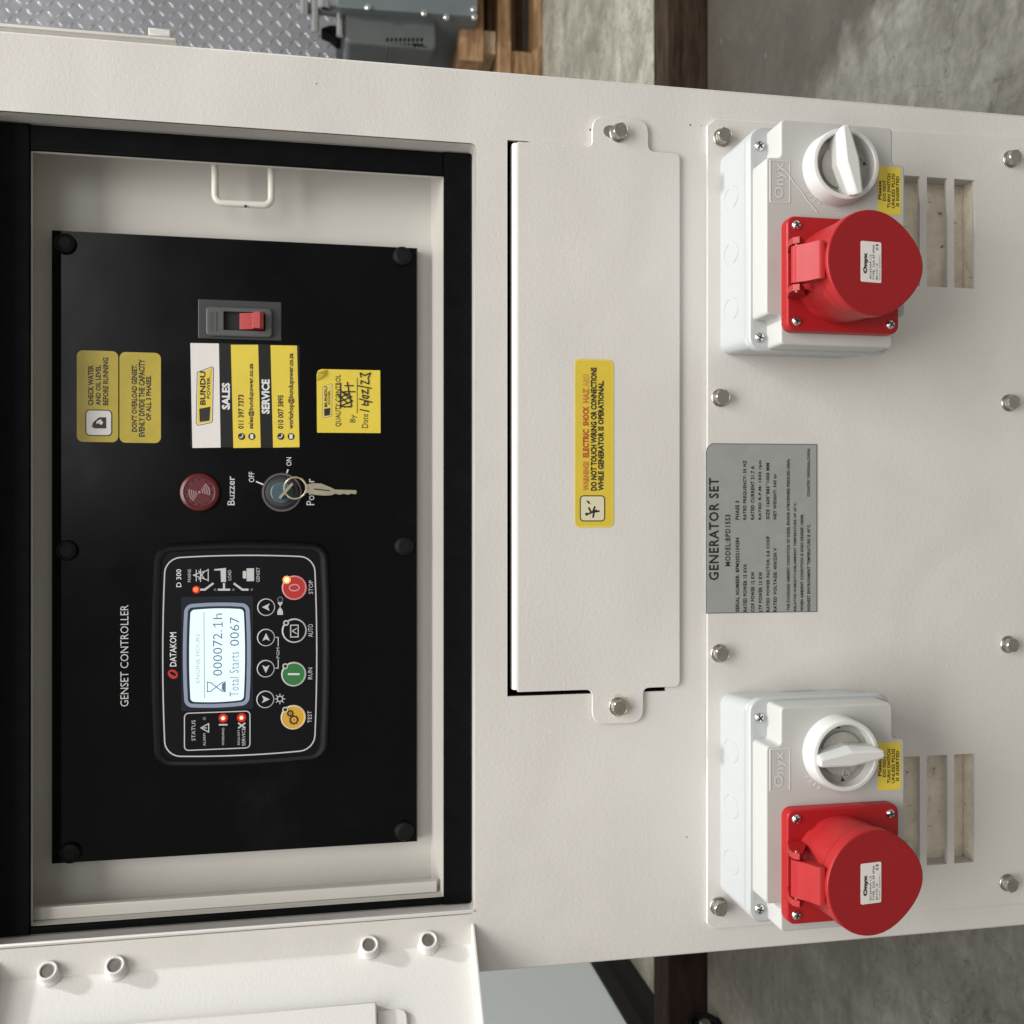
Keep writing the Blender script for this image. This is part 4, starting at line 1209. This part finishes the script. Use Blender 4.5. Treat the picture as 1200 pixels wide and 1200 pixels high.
for i, (ya, yb, xa, xb, mt) in enumerate(((20, 71, 538, 566, WOOD), (30, 57, 566.5, 583, WOODL))):
    m = MB(); wbox(m, pxx(yb, xa), pxx(ya, xa) + (.0 if i else .5), YP - .01 + .05 * i, YP + .45, pz(xb), pz(xa), mt, .003)
    o = m.build('support_block', None, origin=(pxx(ya, xa), YP + .2, pz(xb)))
    tag(o, ('brown timber block wedged under the blue grey machine', 'small pale wood block on top of the pallet deck')[i], 'wood block')

mach = empty('blue_grey_machine', (2.6, YP + .25, pz(540)), 'blue grey machine with bolted cover plate and slotted motor housing on the pallet', 'machine')
m = MB(); YM = YP - .12
def mz(px): return at(px, 20, -YM)[1]
def mx(py, px=470): return at(px, py, -YM)[0]
m.prism([(mx(20, 560), mz(560)), (mx(-150, 560), mz(560)), (mx(-150, 395), mz(395)), (mx(8, 395), mz(395))], -YM - .5, -YM, MACHINE, .004)
cvp = m.build('cover_panel', mach)
for px, py in ((431, 10.5), (497, 17.5), (523, 22), (555, 13), (556, 22)):
    u, v = at(px, py - 2, -YM + .006)
    m = MB(); m.loft([(circle(u, v, .013, 12), -YM), (circle(u, v, .012, 12), -YM + .010), (circle(u, v, .006, 12), -YM + .013)], CHROME); m.build('cover_bolt', cvp)
m = MB(); yb_ = -YM - .06
a0 = at(404, 12, yb_); a1 = at(512, 57, yb_)
sl = [rrect(*z, .0) for z in ()]
sec = []
H0, H1 = at(404, 40, yb_)[1], at(512, 40, yb_)[1]
xr = mx(-150, 450); xl = at(460, 55, yb_)[0]
slots = []
for r_ in range(2):
    for k in range(9):
        x = 452 + k * 5.0; y0 = 44 + r_ * 6.5
        q = [at(x + 1.5, y0, yb_), at(x + 4.2, y0 + .6, yb_), at(x + 3.0, y0 + 5, yb_), at(x, y0 + 4.4, yb_)]
        ar = sum(q[i - 1][0] * q[i][1] - q[i][0] * q[i - 1][1] for i in range(4)); slots.append(q if ar > 0 else q[::-1])
m.prism(round_poly([(xl, H1), (xr, H1), (xr, H0), (xl, H0)], [.03, .0, .0, .03], 5), yb_ - .35, yb_, MACHDARK, .012, 4, holes=slots)
m.box(xl + .03, H1 + .02, yb_ - .34, xr, H0 - .02, yb_ - .03, VOID)
m.build('motor_housing', mach)
m = MB()
for px, y0, y1, r_ in ((356, -10, 18, .018), (369, -10, 38, .016), (379, 2, 12, .03), (398, 8, 42, .014)):
    a = at(px, y0, yb_); b = at(px, y1, yb_)
    m.tube([(a[0], a[1], yb_), (b[0], b[1], yb_)], r_, CHROME, 12)
a = at(352, 6, yb_); b = at(404, 12, yb_)
m.tube([(a[0], a[1], yb_ - .02), (b[0], b[1], yb_ - .02)], .02, MACHDARK, 12)
m.build('pipe_fitting', mach)
m = MB(); q = [at(x, y, yb_ - .03) for x, y in ((374, 33), (386, 29), (399, 29), (400, 46), (394, 45), (386, 38))]
ar = sum(q[i - 1][0] * q[i][1] - q[i][0] * q[i - 1][1] for i in range(len(q)))
m.prism(round_poly(q if ar > 0 else q[::-1], .006, 3), yb_ - .12, yb_ - .03, RUBBER, .006, 2, cap0=True); m.build('rubber_bellows', mach)

# checker plate wall
YC = 3.95
cw = empty('checker_plate_wall', (2.2, YC, 0), 'shiny checker plate wall with raised treads behind the blue grey machine', 'wall')
m = MB(); wbox(m, .2, 4.6, YC, YC + .03, .001, 2.9, CHECKER, .002); m.build('plate_sheet', cw)
m = MB(); pit = .044
zl, zh = at(545, 60, -YC)[1], at(-20, 20, -YC)[1]
xl, xh = at(300, 100, -YC)[0] - .1, at(300, -20, -YC)[0] + .1
nx, nz = int((xh - xl) / pit) + 1, int((zh - zl) / pit) + 1
for i in range(nx):
    for j in range(nz):
        cx, cz = xl + i * pit, zl + j * pit
        a = R(45 if (i + j) % 2 else -45)
        ca, sa = math.cos(a), math.sin(a); hl, hw, hh = .0235, .0058, .0042
        P4 = lambda l, w, z: (cx + l * ca - w * sa, cz + l * sa + w * ca, -YC + z)
        vs = [P4(-hl, 0, 0), P4(0, -hw, 0), P4(hl, 0, 0), P4(0, hw, 0), P4(-hl * .6, 0, hh), P4(0, -hw * .45, hh), P4(hl * .6, 0, hh), P4(0, hw * .45, hh)]
        m.add(vs, [(0, 1, 5, 4), (1, 2, 6, 5), (2, 3, 7, 6), (3, 0, 4, 7), (4, 5, 6, 7)], TREAD)
tr = m.build('raised_treads', cw, sharp=80); tr['kind'] = 'stuff'
